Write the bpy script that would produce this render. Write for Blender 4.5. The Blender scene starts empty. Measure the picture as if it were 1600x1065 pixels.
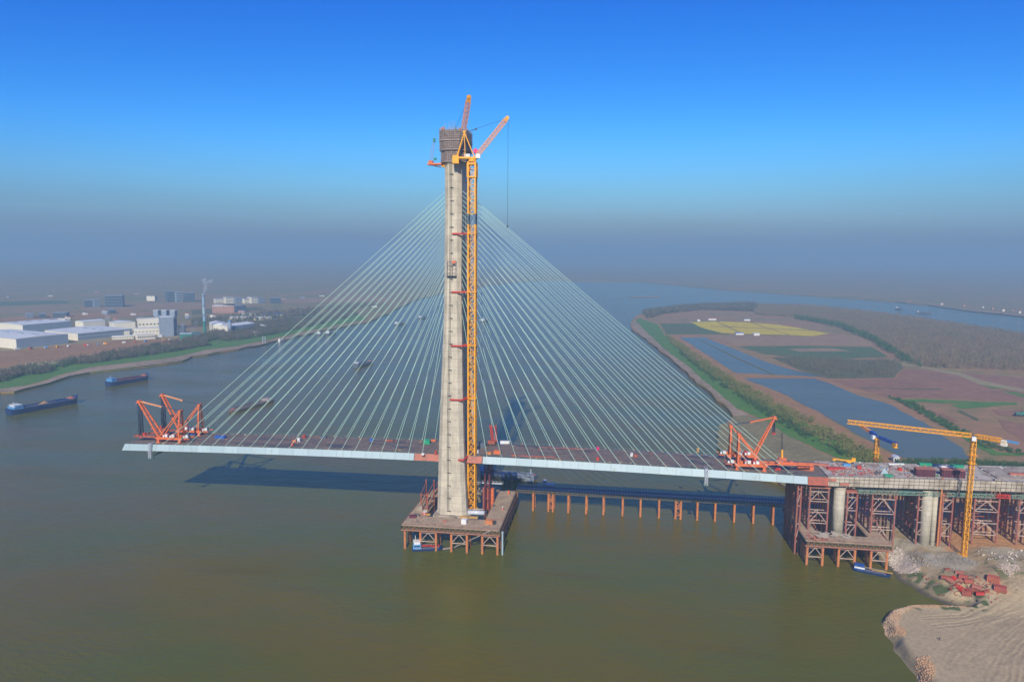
import bpy, math, random
import numpy as np
from mathutils import Vector, Matrix, noise
from mathutils.geometry import tessellate_polygon
random.seed(7); RNG = np.random.default_rng(7)
SC = bpy.context.scene
COL = SC.collection

# ------------------------------------------------------------------ camera
FPX = 1130.0; IW, IH = 1600.0, 1065.0
YAW, PITCH, ROLL = math.radians(8.16), math.radians(6.9), math.radians(0.44)
CAM = Vector((93.76, -430.96, 170.0))
Fv = Vector((-math.sin(YAW)*math.cos(PITCH), math.cos(YAW)*math.cos(PITCH), -math.sin(PITCH)))
R0 = Vector((math.cos(YAW), math.sin(YAW), 0)); U0 = R0.cross(Fv)
Rv = R0*math.cos(ROLL) + U0*math.sin(ROLL); Uv = -R0*math.sin(ROLL) + U0*math.cos(ROLL)
cd = bpy.data.cameras.new('camera'); cam = bpy.data.objects.new('camera', cd); COL.objects.link(cam)
cam.matrix_world = Matrix(((Rv.x, Uv.x, -Fv.x, CAM.x), (Rv.y, Uv.y, -Fv.y, CAM.y), (Rv.z, Uv.z, -Fv.z, CAM.z), (0, 0, 0, 1)))
cd.sensor_width = 36.0; cd.lens = FPX/IW*36.0; cd.clip_start = 1.0; cd.clip_end = 60000.0
SC.camera = cam

# ------------------------------------------------------------------ sky and sun
SUN_DIR = Vector((-0.03, 1.0, -0.645)).normalized()      # direction the light travels
elev = math.asin(-SUN_DIR.z); az = math.atan2(-SUN_DIR.x, -SUN_DIR.y)   # compass angle from +y
w = bpy.data.worlds.new("World"); SC.world = w; w.use_nodes = True
nt = w.node_tree; nt.nodes.clear()
sky = nt.nodes.new('ShaderNodeTexSky'); sky.sky_type = 'NISHITA'; sky.sun_disc = False
sky.sun_elevation = elev; sky.sun_rotation = az; sky.altitude = 100; sky.air_density = 1.0; sky.dust_density = 0.3; sky.ozone_density = 3.0
sky.dust_density = 0.0
# the air here is very clear and deep blue overhead: per-channel response on the sky's own radiance
pre = nt.nodes.new('ShaderNodeVectorMath'); pre.operation = 'SCALE'; pre.inputs['Scale'].default_value = 0.12
spx = nt.nodes.new('ShaderNodeSeparateXYZ'); cbx = nt.nodes.new('ShaderNodeCombineXYZ')
nt.links.new(sky.outputs[0], pre.inputs[0]); nt.links.new(pre.outputs[0], spx.inputs[0])
for ch, (pw, ml) in enumerate(((2.5, 0.74), (1.62, 0.89), (0.9, 1.2))):
    p_ = nt.nodes.new('ShaderNodeMath'); p_.operation = 'POWER'; p_.inputs[1].default_value = pw
    q_ = nt.nodes.new('ShaderNodeMath'); q_.operation = 'MULTIPLY'; q_.inputs[1].default_value = ml/0.12
    nt.links.new(spx.outputs[ch], p_.inputs[0]); nt.links.new(p_.outputs[0], q_.inputs[0]); nt.links.new(q_.outputs[0], cbx.inputs[ch])
bg = nt.nodes.new('ShaderNodeBackground'); bg.inputs['Strength'].default_value = 0.12
wo = nt.nodes.new('ShaderNodeOutputWorld')
# smog layer low in the sky: it takes light out of the last degrees above the horizon
tc = nt.nodes.new('ShaderNodeTexCoord'); tz = nt.nodes.new('ShaderNodeSeparateXYZ'); nt.links.new(tc.outputs['Generated'], tz.inputs[0])
mr = nt.nodes.new('ShaderNodeMapRange'); mr.interpolation_type = 'SMOOTHSTEP'; mr.inputs[1].default_value = -0.01; mr.inputs[2].default_value = 0.17; nt.links.new(tz.outputs[2], mr.inputs[0])
smp = nt.nodes.new('ShaderNodeMapping'); smp.inputs['Scale'].default_value = (1.3, 1.3, 16); nt.links.new(tc.outputs['Generated'], smp.inputs[0])
sn = nt.nodes.new('ShaderNodeTexNoise'); sn.inputs['Scale'].default_value = 2.2; sn.inputs['Detail'].default_value = 4; nt.links.new(smp.outputs[0], sn.inputs['Vector'])
sr = nt.nodes.new('ShaderNodeMapRange'); sr.inputs[1].default_value = 0.35; sr.inputs[2].default_value = 0.7; nt.links.new(sn.outputs[0], sr.inputs[0])
smg = nt.nodes.new('ShaderNodeMix'); smg.data_type = 'RGBA'; smg.inputs[6].default_value = (1.2, 2.2, 3.6, 1); smg.inputs[7].default_value = (1.0, 1.78, 2.95, 1); nt.links.new(sr.outputs[0], smg.inputs[0])
vm = nt.nodes.new('ShaderNodeMix'); vm.data_type = 'RGBA'; nt.links.new(mr.outputs[0], vm.inputs[0]); nt.links.new(smg.outputs[2], vm.inputs[6]); nt.links.new(cbx.outputs[0], vm.inputs[7])
nt.links.new(vm.outputs[2], bg.inputs[0]); nt.links.new(bg.outputs[0], wo.inputs[0])
sd = bpy.data.lights.new('sun', 'SUN'); sd.energy = 5.0; sd.angle = math.radians(0.5); sd.color = (1.0, 0.92, 0.76)
so = bpy.data.objects.new('sun', sd); COL.objects.link(so); so.rotation_euler = SUN_DIR.to_track_quat('-Z', 'Y').to_euler()
SC.view_settings.view_transform = 'Standard'; SC.view_settings.look = 'None'; SC.view_settings.gamma = 1.0
SC.view_settings.exposure = 0.0
SC.cycles.max_bounces = 6; SC.cycles.volume_bounces = 1; SC.cycles.use_denoising = True

# ------------------------------------------------------------------ survey helpers: a sight line met with a level / upright plane
def sight(px, py): return Fv + Rv*((px-IW/2)/FPX) - Uv*((py-IH/2)/FPX)
def PZ(px, py, z=0.0):
    d = sight(px, py); t = (z-CAM.z)/d.z; return CAM + d*t
def PY(px, py, y):
    d = sight(px, py); t = (y-CAM.y)/d.y; return CAM + d*t

# ------------------------------------------------------------------ object helpers
ORG = {}
def props(o, label=None, cat=None, group=None, kind=None):
    if label: o['label'] = label
    if cat: o['category'] = cat
    if group: o['group'] = group
    if kind: o['kind'] = kind
    return o
def thing(name, label, cat, loc=(0, 0, 0), group=None, rz=0.0):
    o = bpy.data.objects.new(name, None); COL.objects.link(o); o.location = loc; o.rotation_euler = (0, 0, rz)
    o.empty_display_size = 1.0
    ORG[o.name] = Vector(loc) if rz == 0 else Vector((0, 0, 0))
    return props(o, label, cat, group)
def link_mesh(name, me, mat, parent=None):
    if mat is not None: me.materials.append(mat)
    o = bpy.data.objects.new(name, me); COL.objects.link(o)
    if parent is not None:
        o.parent = parent; ORG[o.name] = ORG.get(parent.name, Vector((0, 0, 0)))
    return o
def copy_thing(src, loc, rz=None, label=None, group=None):
    def rec(s, par):
        c = s.copy(); COL.objects.link(c)
        if par is not None: c.parent = par
        for ch in list(s.children): rec(ch, c)
        return c
    c = rec(src, None); c.location = loc
    if rz is not None: c.rotation_euler = (0, 0, rz)
    if label: c['label'] = label
    if group: c['group'] = group
    return c
ORD = ['', 'first', 'second', 'third', 'fourth', 'fifth', 'sixth', 'seventh', 'eighth', 'ninth', 'tenth', 'eleventh', 'twelfth', 'thirteenth',
       'fourteenth', 'fifteenth', 'sixteenth', 'seventeenth', 'eighteenth', 'nineteenth', 'twentieth', 'twenty-first', 'twenty-second', 'twenty-third',
       'twenty-fourth', 'twenty-fifth', 'twenty-sixth', 'twenty-seventh', 'twenty-eighth', 'twenty-ninth', 'thirtieth']

class MB:
    def __init__(s): s.v = []; s.f = []
    def add(s, vs, fs):
        n = len(s.v); s.v += [tuple(v) for v in vs]; s.f += [tuple(i+n for i in f) for f in fs]; return s
    def box(s, c, d, rz=0.0, top=1.0):
        hx, hy, hz = d[0]/2, d[1]/2, d[2]/2; cr, sr = math.cos(rz), math.sin(rz); vs = []
        for k, m in ((-1, 1.0), (1, top)):
            for a, b in ((-1, -1), (1, -1), (1, 1), (-1, 1)):
                x, y = a*hx*m, b*hy*m; vs.append((c[0]+x*cr-y*sr, c[1]+x*sr+y*cr, c[2]+k*hz))
        return s.add(vs, [(3, 2, 1, 0), (4, 5, 6, 7), (0, 1, 5, 4), (1, 2, 6, 5), (2, 3, 7, 6), (3, 0, 4, 7)])
    def bar(s, p, q, w=0.3, h=None):
        p, q = Vector(p), Vector(q); h = h or w; d = q-p
        if d.length < 1e-6: return s
        d.normalize(); up = Vector((0, 0, 1)) if abs(d.z) < 0.98 else Vector((0, 1, 0))
        a = d.cross(up).normalized()*(w/2); b = a.cross(d).normalized()*(h/2)
        vs = [p-a-b, p+a-b, p+a+b, p-a+b, q-a-b, q+a-b, q+a+b, q-a+b]
        return s.add(vs, [(3, 2, 1, 0), (4, 5, 6, 7), (0, 1, 5, 4), (1, 2, 6, 5), (2, 3, 7, 6), (3, 0, 4, 7)])
    def tube(s, p, q, r=0.3, n=8, r2=None, caps=True):
        p, q = Vector(p), Vector(q); r2 = r if r2 is None else r2; d = (q-p)
        if d.length < 1e-6: return s
        d.normalize(); up = Vector((0, 0, 1)) if abs(d.z) < 0.98 else Vector((0, 1, 0))
        a = d.cross(up).normalized(); b = a.cross(d).normalized(); vs = []
        for c, rr in ((p, r), (q, r2)):
            for i in range(n):
                t = 2*math.pi*i/n; vs.append(c+a*(rr*math.cos(t))+b*(rr*math.sin(t)))
        fs = [(i, (i+1) % n, n+(i+1) % n, n+i) for i in range(n)]
        if caps: fs += [tuple(range(n-1, -1, -1)), tuple(range(n, 2*n))]
        return s.add(vs, fs)
    def prism(s, poly, z0, z1, top=None):
        n = len(poly); top = top or poly
        vs = [(p[0], p[1], z0) for p in poly]+[(p[0], p[1], z1) for p in top]
        return s.add(vs, [tuple(range(n-1, -1, -1)), tuple(range(n, 2*n))]+[(i, (i+1) % n, n+(i+1) % n, n+i) for i in range(n)])
    def lattice(s, p, q, w, n, c=0.25, b=0.14, h=None, tri=False):
        """square (or triangular) lattice mast between p and q: chords, horizontals and zig-zag braces"""
        p, q = Vector(p), Vector(q); h = h or w; d = (q-p).normalized()
        up = Vector((0, 0, 1)) if abs(d.z) < 0.9 else Vector((0, 1, 0))
        a = d.cross(up).normalized()*(w/2); u = a.cross(d).normalized()*(h/2)
        cs = [-a-u, a-u, a+u, -a+u] if not tri else [-a-u, a-u, u]
        m = len(cs)
        for k in cs: s.bar(p+k, q+k, c)
        for i in range(n):
            A = p.lerp(q, i/n); B = p.lerp(q, (i+1)/n)
            for j in range(m):
                k0, k1 = cs[j], cs[(j+1) % m]
                s.bar(A+k0, A+k1, b)
                if (i+j) % 2: s.bar(A+k0, B+k1, b)
                else: s.bar(A+k1, B+k0, b)
        return s
    def build(s, name, mat, parent=None, smooth=False):
        off = ORG.get(parent.name, Vector((0, 0, 0))) if parent is not None else Vector((0, 0, 0))
        me = bpy.data.meshes.new(name)
        me.from_pydata([(v[0]-off.x, v[1]-off.y, v[2]-off.z) for v in s.v], [], s.f)
        if smooth: me.polygons.foreach_set('use_smooth', [True]*len(me.polygons))
        me.update(); return link_mesh(name, me, mat, parent)
def np_mesh(name, V, T, mat, parent=None, colors=None):
    me = bpy.data.meshes.new(name); V = np.asarray(V, np.float32); T = np.asarray(T, np.int32); k = T.shape[1]
    me.vertices.add(len(V)); me.vertices.foreach_set('co', V.ravel())
    me.loops.add(T.size); me.loops.foreach_set('vertex_index', T.ravel())
    me.polygons.add(len(T)); me.polygons.foreach_set('loop_start', np.arange(0, T.size, k, dtype=np.int32))
    me.polygons.foreach_set('loop_total', np.full(len(T), k, np.int32))
    me.update(calc_edges=True); me.validate()
    if colors is not None:
        ca = me.color_attributes.new('zone', 'FLOAT_COLOR', 'POINT'); ca.data.foreach_set('color', np.asarray(colors, np.float32).ravel())
    return link_mesh(name, me, mat, parent)

# ------------------------------------------------------------------ materials
def new_mat(name):
    m = bpy.data.materials.new(name); m.use_nodes = True
    b = m.node_tree.nodes['Principled BSDF']; return m, m.node_tree, b
def node(nt, t, **kw):
    n = nt.nodes.new(t)
    for k, v in kw.items():
        if k in n.inputs.keys(): n.inputs[k].default_value = v
        else: setattr(n, k, v)
    return n
def mixc(nt, fac, a, b, mode='MIX'):
    m = nt.nodes.new('ShaderNodeMix'); m.data_type = 'RGBA'; m.blend_type = mode
    for s, v in ((0, fac), (6, a), (7, b)):
        if hasattr(v, 'links'): nt.links.new(v, m.inputs[s])
        else: m.inputs[s].default_value = v if s == 0 else (tuple(v)+(1,))[:4]
    return m.outputs[2]
def ramp(nt, src, lo, hi):
    r = nt.nodes.new('ShaderNodeMapRange'); nt.links.new(src, r.inputs[0]); r.inputs[1].default_value = lo; r.inputs[2].default_value = hi
    r.interpolation_type = 'SMOOTHSTEP'; return r.outputs[0]
def wpos(nt, sc=(1, 1, 1), rot=0.0):
    g = nt.nodes.new('ShaderNodeNewGeometry'); m = nt.nodes.new('ShaderNodeMapping'); m.inputs['Scale'].default_value = sc
    m.inputs['Rotation'].default_value = (0, 0, rot)
    nt.links.new(g.outputs['Position'], m.inputs[0]); return m.outputs[0]
def nz(nt, vec, scale, detail=4, rough=0.6):
    n = node(nt, 'ShaderNodeTexNoise'); n.inputs['Scale'].default_value = scale; n.inputs['Detail'].default_value = detail
    n.inputs['Roughness'].default_value = rough; nt.links.new(vec, n.inputs['Vector']); return n.outputs[0]
def paint(name, col, rough=0.6, wear=None, scale=0.6, amt=0.5, metal=0.0, bump=0.0):
    """painted or raw surface with blotchy wear (second colour where the coat has gone or dirt lies)"""
    m, nt, b = new_mat(name); wear = wear or tuple(c*0.62 for c in col)
    n1 = nz(nt, wpos(nt), scale, 6, 0.65); f = ramp(nt, n1, 0.42, 0.68)
    mm = nt.nodes.new('ShaderNodeMath'); mm.operation = 'MULTIPLY'; nt.links.new(f, mm.inputs[0]); mm.inputs[1].default_value = amt
    c = mixc(nt, mm.outputs[0], col, wear); nt.links.new(c, b.inputs['Base Color'])
    b.inputs['Roughness'].default_value = rough; b.inputs['Metallic'].default_value = metal
    if bump:
        bp = node(nt, 'ShaderNodeBump'); bp.inputs['Strength'].default_value = bump; bp.inputs['Distance'].default_value = 0.2
        nt.links.new(n1, bp.inputs['Height']); nt.links.new(bp.outputs[0], b.inputs['Normal'])
    return m
def soil(name, cols, scale=0.02, rows=None, rough=0.95, fine=0.4):
    m, nt, b = new_mat(name)
    cols = [(r, g*1.06, b*0.66) for r, g, b in cols]
    v = wpos(nt); f = ramp(nt, nz(nt, v, scale, 5), 0.35, 0.65); c = mixc(nt, f, cols[0], cols[1])
    f2 = ramp(nt, nz(nt, v, scale*7, 5, 0.7), 0.4, 0.7); c = mixc(nt, f2, c, cols[2] if len(cols) > 2 else cols[0])
    f3 = nz(nt, v, fine, 5, 0.75); c2 = mixc(nt, 0.6, c, mixc(nt, f3, (0.25, 0.25, 0.25), (1.25, 1.25, 1.25)), 'MULTIPLY'); c = c2
    if rows:
        wv = node(nt, 'ShaderNodeTexWave'); wv.bands_direction = 'Y'; wv.inputs['Scale'].default_value = rows[0]; wv.inputs['Distortion'].default_value = 1.5
        wv.inputs['Detail'].default_value = 2; wv.inputs['Detail Scale'].default_value = 0.05
        nt.links.new(wpos(nt, rot=rows[1]), wv.inputs['Vector'])
        mm = nt.nodes.new('ShaderNodeMath'); mm.operation = 'MULTIPLY'; nt.links.new(wv.outputs[0], mm.inputs[0]); mm.inputs[1].default_value = rows[2]
        c = mixc(nt, mm.outputs[0], c, rows[3])
    nt.links.new(c, b.inputs['Base Color']); b.inputs['Roughness'].default_value = rough
    return m
def leafy(name, a, bcol, c3=None, rough=0.8):
    m, nt, b = new_mat(name); g = nt.nodes.new('ShaderNodeNewGeometry')
    c = mixc(nt, g.outputs['Random Per Island'], a, bcol)
    if c3:
        f = ramp(nt, nz(nt, wpos(nt), 0.04, 3), 0.42, 0.6); c = mixc(nt, f, c, c3)
    nt.links.new(c, b.inputs['Base Color']); b.inputs['Roughness'].default_value = rough; return m

# river water: silty body colour under a rippled, reflecting surface
def water_mat(name, c1, c2, rough=0.12, wave=1.0, spec=0.28):
    m, nt, b = new_mat(name)
    f = ramp(nt, nz(nt, wpos(nt, (0.6, 1.6, 1), 0.3), 0.007, 6, 0.65), 0.38, 0.62); cc = mixc(nt, f, c1, c2)
    st = ramp(nt, nz(nt, wpos(nt, (0.12, 1, 1), 0.25), 0.045, 5, 0.7), 0.55, 0.72); cc = mixc(nt, st, cc, tuple(k*0.84 for k in c1)); nt.links.new(cc, b.inputs['Base Color'])
    b.inputs['Roughness'].default_value = rough; b.inputs['IOR'].default_value = 1.33; b.inputs['Specular IOR Level'].default_value = spec
    a = nz(nt, wpos(nt, (1, 1.8, 1), 0.35), 0.22, 5, 0.62); a2 = nz(nt, wpos(nt, (1, 1.5, 1), -0.5), 0.035, 3, 0.5)
    ad = nt.nodes.new('ShaderNodeMath'); ad.operation = 'MULTIPLY_ADD'; nt.links.new(a2, ad.inputs[0]); ad.inputs[1].default_value = 1.5; nt.links.new(a, ad.inputs[2])
    bp = node(nt, 'ShaderNodeBump'); bs = nt.nodes.new('ShaderNodeMapRange'); bs.inputs[1].default_value = .35; bs.inputs[2].default_value = .65; bs.inputs[3].default_value = .3*wave; bs.inputs[4].default_value = .75*wave; nt.links.new(nz(nt, wpos(nt, (0.5, 1.4, 1), 0.2), 0.012, 4), bs.inputs[0]); nt.links.new(bs.outputs[0], bp.inputs['Strength']); bp.inputs['Distance'].default_value = 0.95
    nt.links.new(ad.outputs[0], bp.inputs['Height']); nt.links.new(bp.outputs[0], b.inputs['Normal'])
    return m

def concrete_mat(name, col, joint=4.5, vj=2.3, dark=0.6):
    m, nt, b = new_mat(name); v = wpos(nt)
    f = ramp(nt, nz(nt, wpos(nt, (1, 1, 0.12)), 0.9, 6, 0.7), 0.35, 0.75); c = mixc(nt, f, col, tuple(k*dark for k in col))
    f2 = ramp(nt, nz(nt, wpos(nt), 0.12, 4), 0.35, 0.7); c = mixc(nt, f2, c, tuple(k*1.18 for k in col))
    sp = nt.nodes.new('ShaderNodeSeparateXYZ'); nt.links.new(v, sp.inputs[0])
    def line(axis, per, wd):
        md = nt.nodes.new('ShaderNodeMath'); md.operation = 'PINGPONG'; nt.links.new(sp.outputs[axis], md.inputs[0]); md.inputs[1].default_value = per/2
        lt = nt.nodes.new('ShaderNodeMath'); lt.operation = 'LESS_THAN'; nt.links.new(md.outputs[0], lt.inputs[0]); lt.inputs[1].default_value = wd; return lt.outputs[0]
    c = mixc(nt, line(2, joint, 0.12), c, tuple(k*0.7 for k in col))
    c = mixc(nt, line(0, vj, 0.05), c, tuple(k*0.8 for k in col))
    nt.links.new(c, b.inputs['Base Color']); b.inputs['Roughness'].default_value = 0.85; return m

M = {}
M['water'] = water_mat('river_water', (0.142, 0.106, 0.003), (0.106, 0.112, 0.008))
M['pond'] = water_mat('pond_water', (0.12, 0.145, 0.115), (0.10, 0.13, 0.105), 0.2, 0.5, 0.09)
M['concrete'] = concrete_mat('tower_concrete', (0.53, 0.465, 0.35))
M['pier'] = concrete_mat('pier_concrete', (0.50, 0.45, 0.34), 3.0, 50)
M['oldconc'] = paint('site_concrete', (0.44, 0.37, 0.28), 0.9, (0.22, 0.17, 0.12), 0.2, 0.95, bump=0.3)
M['paleconc'] = paint('fresh_concrete', (0.54, 0.47, 0.37), 0.9, (0.30, 0.245, 0.18), 0.16, 0.95)
M['deck'] = None
M['fascia'] = paint('pale_blue_paint', (0.40, 0.52, 0.54), 0.45, (0.33, 0.44, 0.47), 0.05, 0.7)
def fairing_mat():
    m, nt, b = new_mat('fairing_paint'); sp = nt.nodes.new('ShaderNodeSeparateXYZ'); nt.links.new(wpos(nt), sp.inputs[0])
    dv = nt.nodes.new('ShaderNodeMath'); dv.operation = 'DIVIDE'; nt.links.new(sp.outputs[0], dv.inputs[0]); dv.inputs[1].default_value = 9.3
    fl = nt.nodes.new('ShaderNodeMath'); fl.operation = 'FLOOR'; nt.links.new(dv.outputs[0], fl.inputs[0])
    wn = nt.nodes.new('ShaderNodeTexWhiteNoise'); wn.noise_dimensions = '1D'; nt.links.new(fl.outputs[0], wn.inputs['W'])
    c = mixc(nt, wn.outputs[0], (0.36, 0.475, 0.50), (0.42, 0.54, 0.56))
    fr = nt.nodes.new('ShaderNodeMath'); fr.operation = 'FRACT'; nt.links.new(dv.outputs[0], fr.inputs[0]); lt = nt.nodes.new('ShaderNodeMath'); lt.operation = 'LESS_THAN'; nt.links.new(fr.outputs[0], lt.inputs[0]); lt.inputs[1].default_value = 0.022
    c = mixc(nt, lt.outputs[0], c, (0.22, 0.28, 0.30))
    st = ramp(nt, nz(nt, wpos(nt, (1, 1, 0.1)), 0.5, 6, 0.75), 0.52, 0.75); c = mixc(nt, st, c, (0.30, 0.34, 0.31))
    nt.links.new(c, b.inputs['Base Color']); b.inputs['Roughness'].default_value = 0.5; return m
M['fairing'] = fairing_mat()
M['redprim'] = paint('red_oxide_primer', (0.44, 0.10, 0.055), 0.75, (0.24, 0.09, 0.06), 0.5, 0.85)
M['redprim2'] = paint('faded_red_primer', (0.50, 0.17, 0.11), 0.75, (0.30, 0.14, 0.10), 0.4, 0.85)
M['orange'] = paint('orange_crane_paint', (0.80, 0.17, 0.04), 0.55, (0.34, 0.12, 0.07), 1.1, 0.75)
M['red'] = paint('red_paint', (0.60, 0.04, 0.025), 0.55, (0.30, 0.06, 0.04), 1.0, 0.7)
M['pink'] = paint('magenta_paint', (0.80, 0.03, 0.16), 0.5)
M['yellow'] = paint('yellow_crane_paint', (0.95, 0.42, 0.004), 0.5, (0.55, 0.23, 0.02), 1.1, 0.5)
M['jib'] = paint('pale_orange_jib_paint', (0.80, 0.34, 0.12), 0.5, (0.62, 0.30, 0.16), 0.8, 0.5)
M['blue'] = paint('blue_paint', (0.02, 0.10, 0.42), 0.5)
M['ltblue'] = paint('light_blue_paint', (0.12, 0.34, 0.62), 0.5)
M['hull'] = paint('navy_hull_paint', (0.008, 0.035, 0.14), 0.5, (0.03, 0.05, 0.10), 0.15, 0.6)
M['white'] = paint('white_paint', (0.78, 0.78, 0.75), 0.6, (0.62, 0.60, 0.56), 0.3, 0.5)
M['cream'] = paint('cream_wall', (0.86, 0.80, 0.64), 0.8, (0.74, 0.68, 0.52), 0.1, 0.5)
M['greyblue'] = paint('blue_grey_cladding', (0.28, 0.33, 0.39), 0.7, (0.22, 0.27, 0.33), 0.1, 0.5)  # also paints shade on the factory halls' long sides
M['roofwhite'] = paint('pale_metal_roof', (0.78, 0.79, 0.74), 0.6, (0.62, 0.64, 0.60), 0.05, 0.5)
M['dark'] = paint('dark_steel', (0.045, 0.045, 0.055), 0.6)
M['darkgrey'] = paint('dark_grey_cladding', (0.10, 0.13, 0.17), 0.7)
M['rebar'] = paint('brown_formwork', (0.22, 0.17, 0.15), 0.9, (0.08, 0.07, 0.07), 0.7, 0.95)
M['rebarline'] = paint('grey_scaffold_tube', (0.46, 0.38, 0.33), 0.8, (0.18, 0.13, 0.12), 0.8, 0.8)
M['rust'] = paint('rusty_steel_pile', (0.62, 0.22, 0.07), 0.8, (0.36, 0.13, 0.07), 0.5, 0.7)
M['falsered'] = paint('dull_red_falsework_tube', (0.36, 0.10, 0.075), 0.75, (0.30, 0.19, 0.14), 0.35, 0.9)
M['brace'] = paint('pale_brace_tube', (0.55, 0.42, 0.34), 0.75, (0.42, 0.20, 0.14), 0.3, 0.7)
M['bailey'] = paint('weathered_green_truss', (0.16, 0.30, 0.24), 0.8, (0.30, 0.22, 0.16), 0.15, 0.7)
M['olive'] = paint('olive_brown_truss', (0.16, 0.13, 0.07), 0.85, (0.25, 0.15, 0.08), 0.4, 0.7)
M['plank'] = paint('dusty_deck_plate', (0.46, 0.34, 0.22), 0.9, (0.30, 0.22, 0.15), 0.22, 0.85, bump=0.2)
M['cable'] = paint('pale_cable_sheath', (0.50, 0.74, 0.60), 0.4, (0.42, 0.64, 0.52), 0.2, 0.3)
M['rope'] = paint('steel_rope', (0.05, 0.06, 0.09), 0.6)
M['silver'] = paint('silver_sheet', (0.62, 0.64, 0.68), 0.4, (0.45, 0.46, 0.5), 0.5, 0.4)
M['green'] = paint('green_netting', (0.02, 0.34, 0.18), 0.8)
M['tarp'] = paint('blue_tarpaulin', (0.02, 0.12, 0.50), 0.6)
M['maroon'] = paint('maroon_formwork_panel', (0.13, 0.02, 0.045), 0.7, (0.18, 0.05, 0.05), 0.4, 0.6)
M['glass'] = paint('dark_glass', (0.03, 0.05, 0.07), 0.2)
M['sandload'] = paint('sand_cargo', (0.42, 0.24, 0.10), 0.95)
M['timber'] = paint('yellow_timber', (0.55, 0.32, 0.10), 0.9)
M['trunk'] = paint('bark', (0.16, 0.12, 0.09), 0.95)
M['brick'] = paint('pink_block_wall', (0.55, 0.30, 0.22), 0.9)
M['greenbox'] = paint('green_cladding', (0.03, 0.22, 0.16), 0.7)

def deck_mat():
    m, nt, b = new_mat('dusty_deck_slab')
    a = ramp(nt, nz(nt, wpos(nt, (0.05, 1.0, 1)), 0.9, 6, 0.7), 0.35, 0.68); c = mixc(nt, a, (0.125, 0.098, 0.085), (0.24, 0.175, 0.14))
    a2 = ramp(nt, nz(nt, wpos(nt), 0.35, 6, 0.75), 0.5, 0.75); c = mixc(nt, a2, c, (0.31, 0.24, 0.18))
    a3 = ramp(nt, nz(nt, wpos(nt, (0.3, 1, 1)), 0.13, 3), 0.55, 0.62); c = mixc(nt, a3, c, (0.075, 0.075, 0.09))
    nt.links.new(c, b.inputs['Base Color']); b.inputs['Roughness'].default_value = 0.95; return m
M['deck'] = deck_mat()
M['edge'] = paint('green_grey_deck_edge', (0.11, 0.155, 0.115), 0.9, (0.22, 0.19, 0.15), 0.6, 0.8)

# ------------------------------------------------------------------ setting: river, land, fields
def flat(name, pts, mat, kind='structure', label=None, cat=None, skirt=None, jit=0.0, seglen=None, parent=None):
    """level sheet from world points; edges subdivided and roughened so that banks are never ruler-straight"""
    P = [Vector(p) for p in pts]; out = []
    for i in range(len(P)):
        a, b = P[i], P[(i+1) % len(P)]; L = (b-a).length; n = max(1, int(L/(seglen or 1e9)))
        for k in range(n):
            p = a.lerp(b, k/n)
            if jit and k: 
                o = noise.noise_vector(Vector((p.x, p.y, 3.1))*(1.2/(seglen))); o2 = noise.noise_vector(Vector((p.x, p.y, 9.1))*(0.35/(seglen)))
                p = p+Vector((o.x+o2.x, o.y+o2.y, 0))*jit
            out.append(p)
    tris = tessellate_polygon([[Vector((p.x, p.y, 0)) for p in out]])
    mb = MB(); mb.v = [tuple(p) for p in out]
    for t in tris:
        a, b, c = (out[i] for i in t)
        if (b-a).cross(c-a).z < 0: t = (t[0], t[2], t[1])
        mb.f.append(tuple(t))
    if skirt is not None:
        n = len(out); mb.v += [(p.x, p.y, skirt) for p in out]
        mb.f += [(i, n+i, n+(i+1) % n, (i+1) % n) for i in range(n)]
    o = mb.build(name, mat, parent)
    return props(o, label, cat, None, kind)
def S(name, pix, z, mat, jit=0, seg=None, skirt=None, **kw):
    z = z if z < 1 else 2.2 if skirt is not None else 2.24+(z-1.6)*0.12
    return flat(name, [PZ(x, y, z) for x, y in pix], mat, jit=jit, seglen=seg, skirt=skirt, **kw)
def world_poly(pix, z): return [(lambda p: (p.x, p.y))(PZ(x, y, z)) for x, y in pix]

mb = MB(); mb.add([(-9000, -1500, 0), (9000, -1500, 0), (9000, 14000, 0), (-9000, 14000, 0)], [(0, 1, 2, 3)])
props(mb.build('water', M['water']), kind='structure')

M['land'] = soil('reddish_farmland', [(0.40, 0.19, 0.13), (0.24, 0.20, 0.09), (0.48, 0.24, 0.16)], 0.006)
M['landL'] = soil('patchwork_farmland', [(0.32, 0.20, 0.13), (0.15, 0.20, 0.08), (0.46, 0.25, 0.17)], 0.004)
M['sand'] = soil('beige_beach', [(0.42, 0.28, 0.27), (0.24, 0.165, 0.15), (0.50, 0.35, 0.34)], 0.02)
M['mud'] = soil('tan_sandbar', [(0.29, 0.22, 0.14), (0.21, 0.165, 0.11), (0.36, 0.28, 0.18)], 0.03)
M['grass'] = soil('green_grass', [(0.05, 0.21, 0.014), (0.09, 0.24, 0.025), (0.17, 0.21, 0.05)], 0.03)
M['dirt'] = soil('red_dirt', [(0.44, 0.20, 0.11), (0.34, 0.16, 0.09), (0.46, 0.26, 0.16)], 0.02)
M['plough'] = soil('ploughed_field', [(0.42, 0.18, 0.14), (0.33, 0.145, 0.11), (0.50, 0.25, 0.18)], 0.012, rows=(0.035, 0.2, 0.6, (0.16, 0.08, 0.06)))
M['pinkfield'] = soil('pale_pink_field', [(0.44, 0.24, 0.17), (0.36, 0.20, 0.14), (0.46, 0.30, 0.21)], 0.01, rows=(0.05, 1.5, 0.25, (0.2, 0.12, 0.09)))
M['crop'] = soil('young_green_crop', [(0.045, 0.16, 0.03), (0.08, 0.15, 0.045), (0.18, 0.17, 0.08)], 0.012, rows=(0.02, 0.1, 0.4, (0.12, 0.11, 0.07)))
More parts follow.
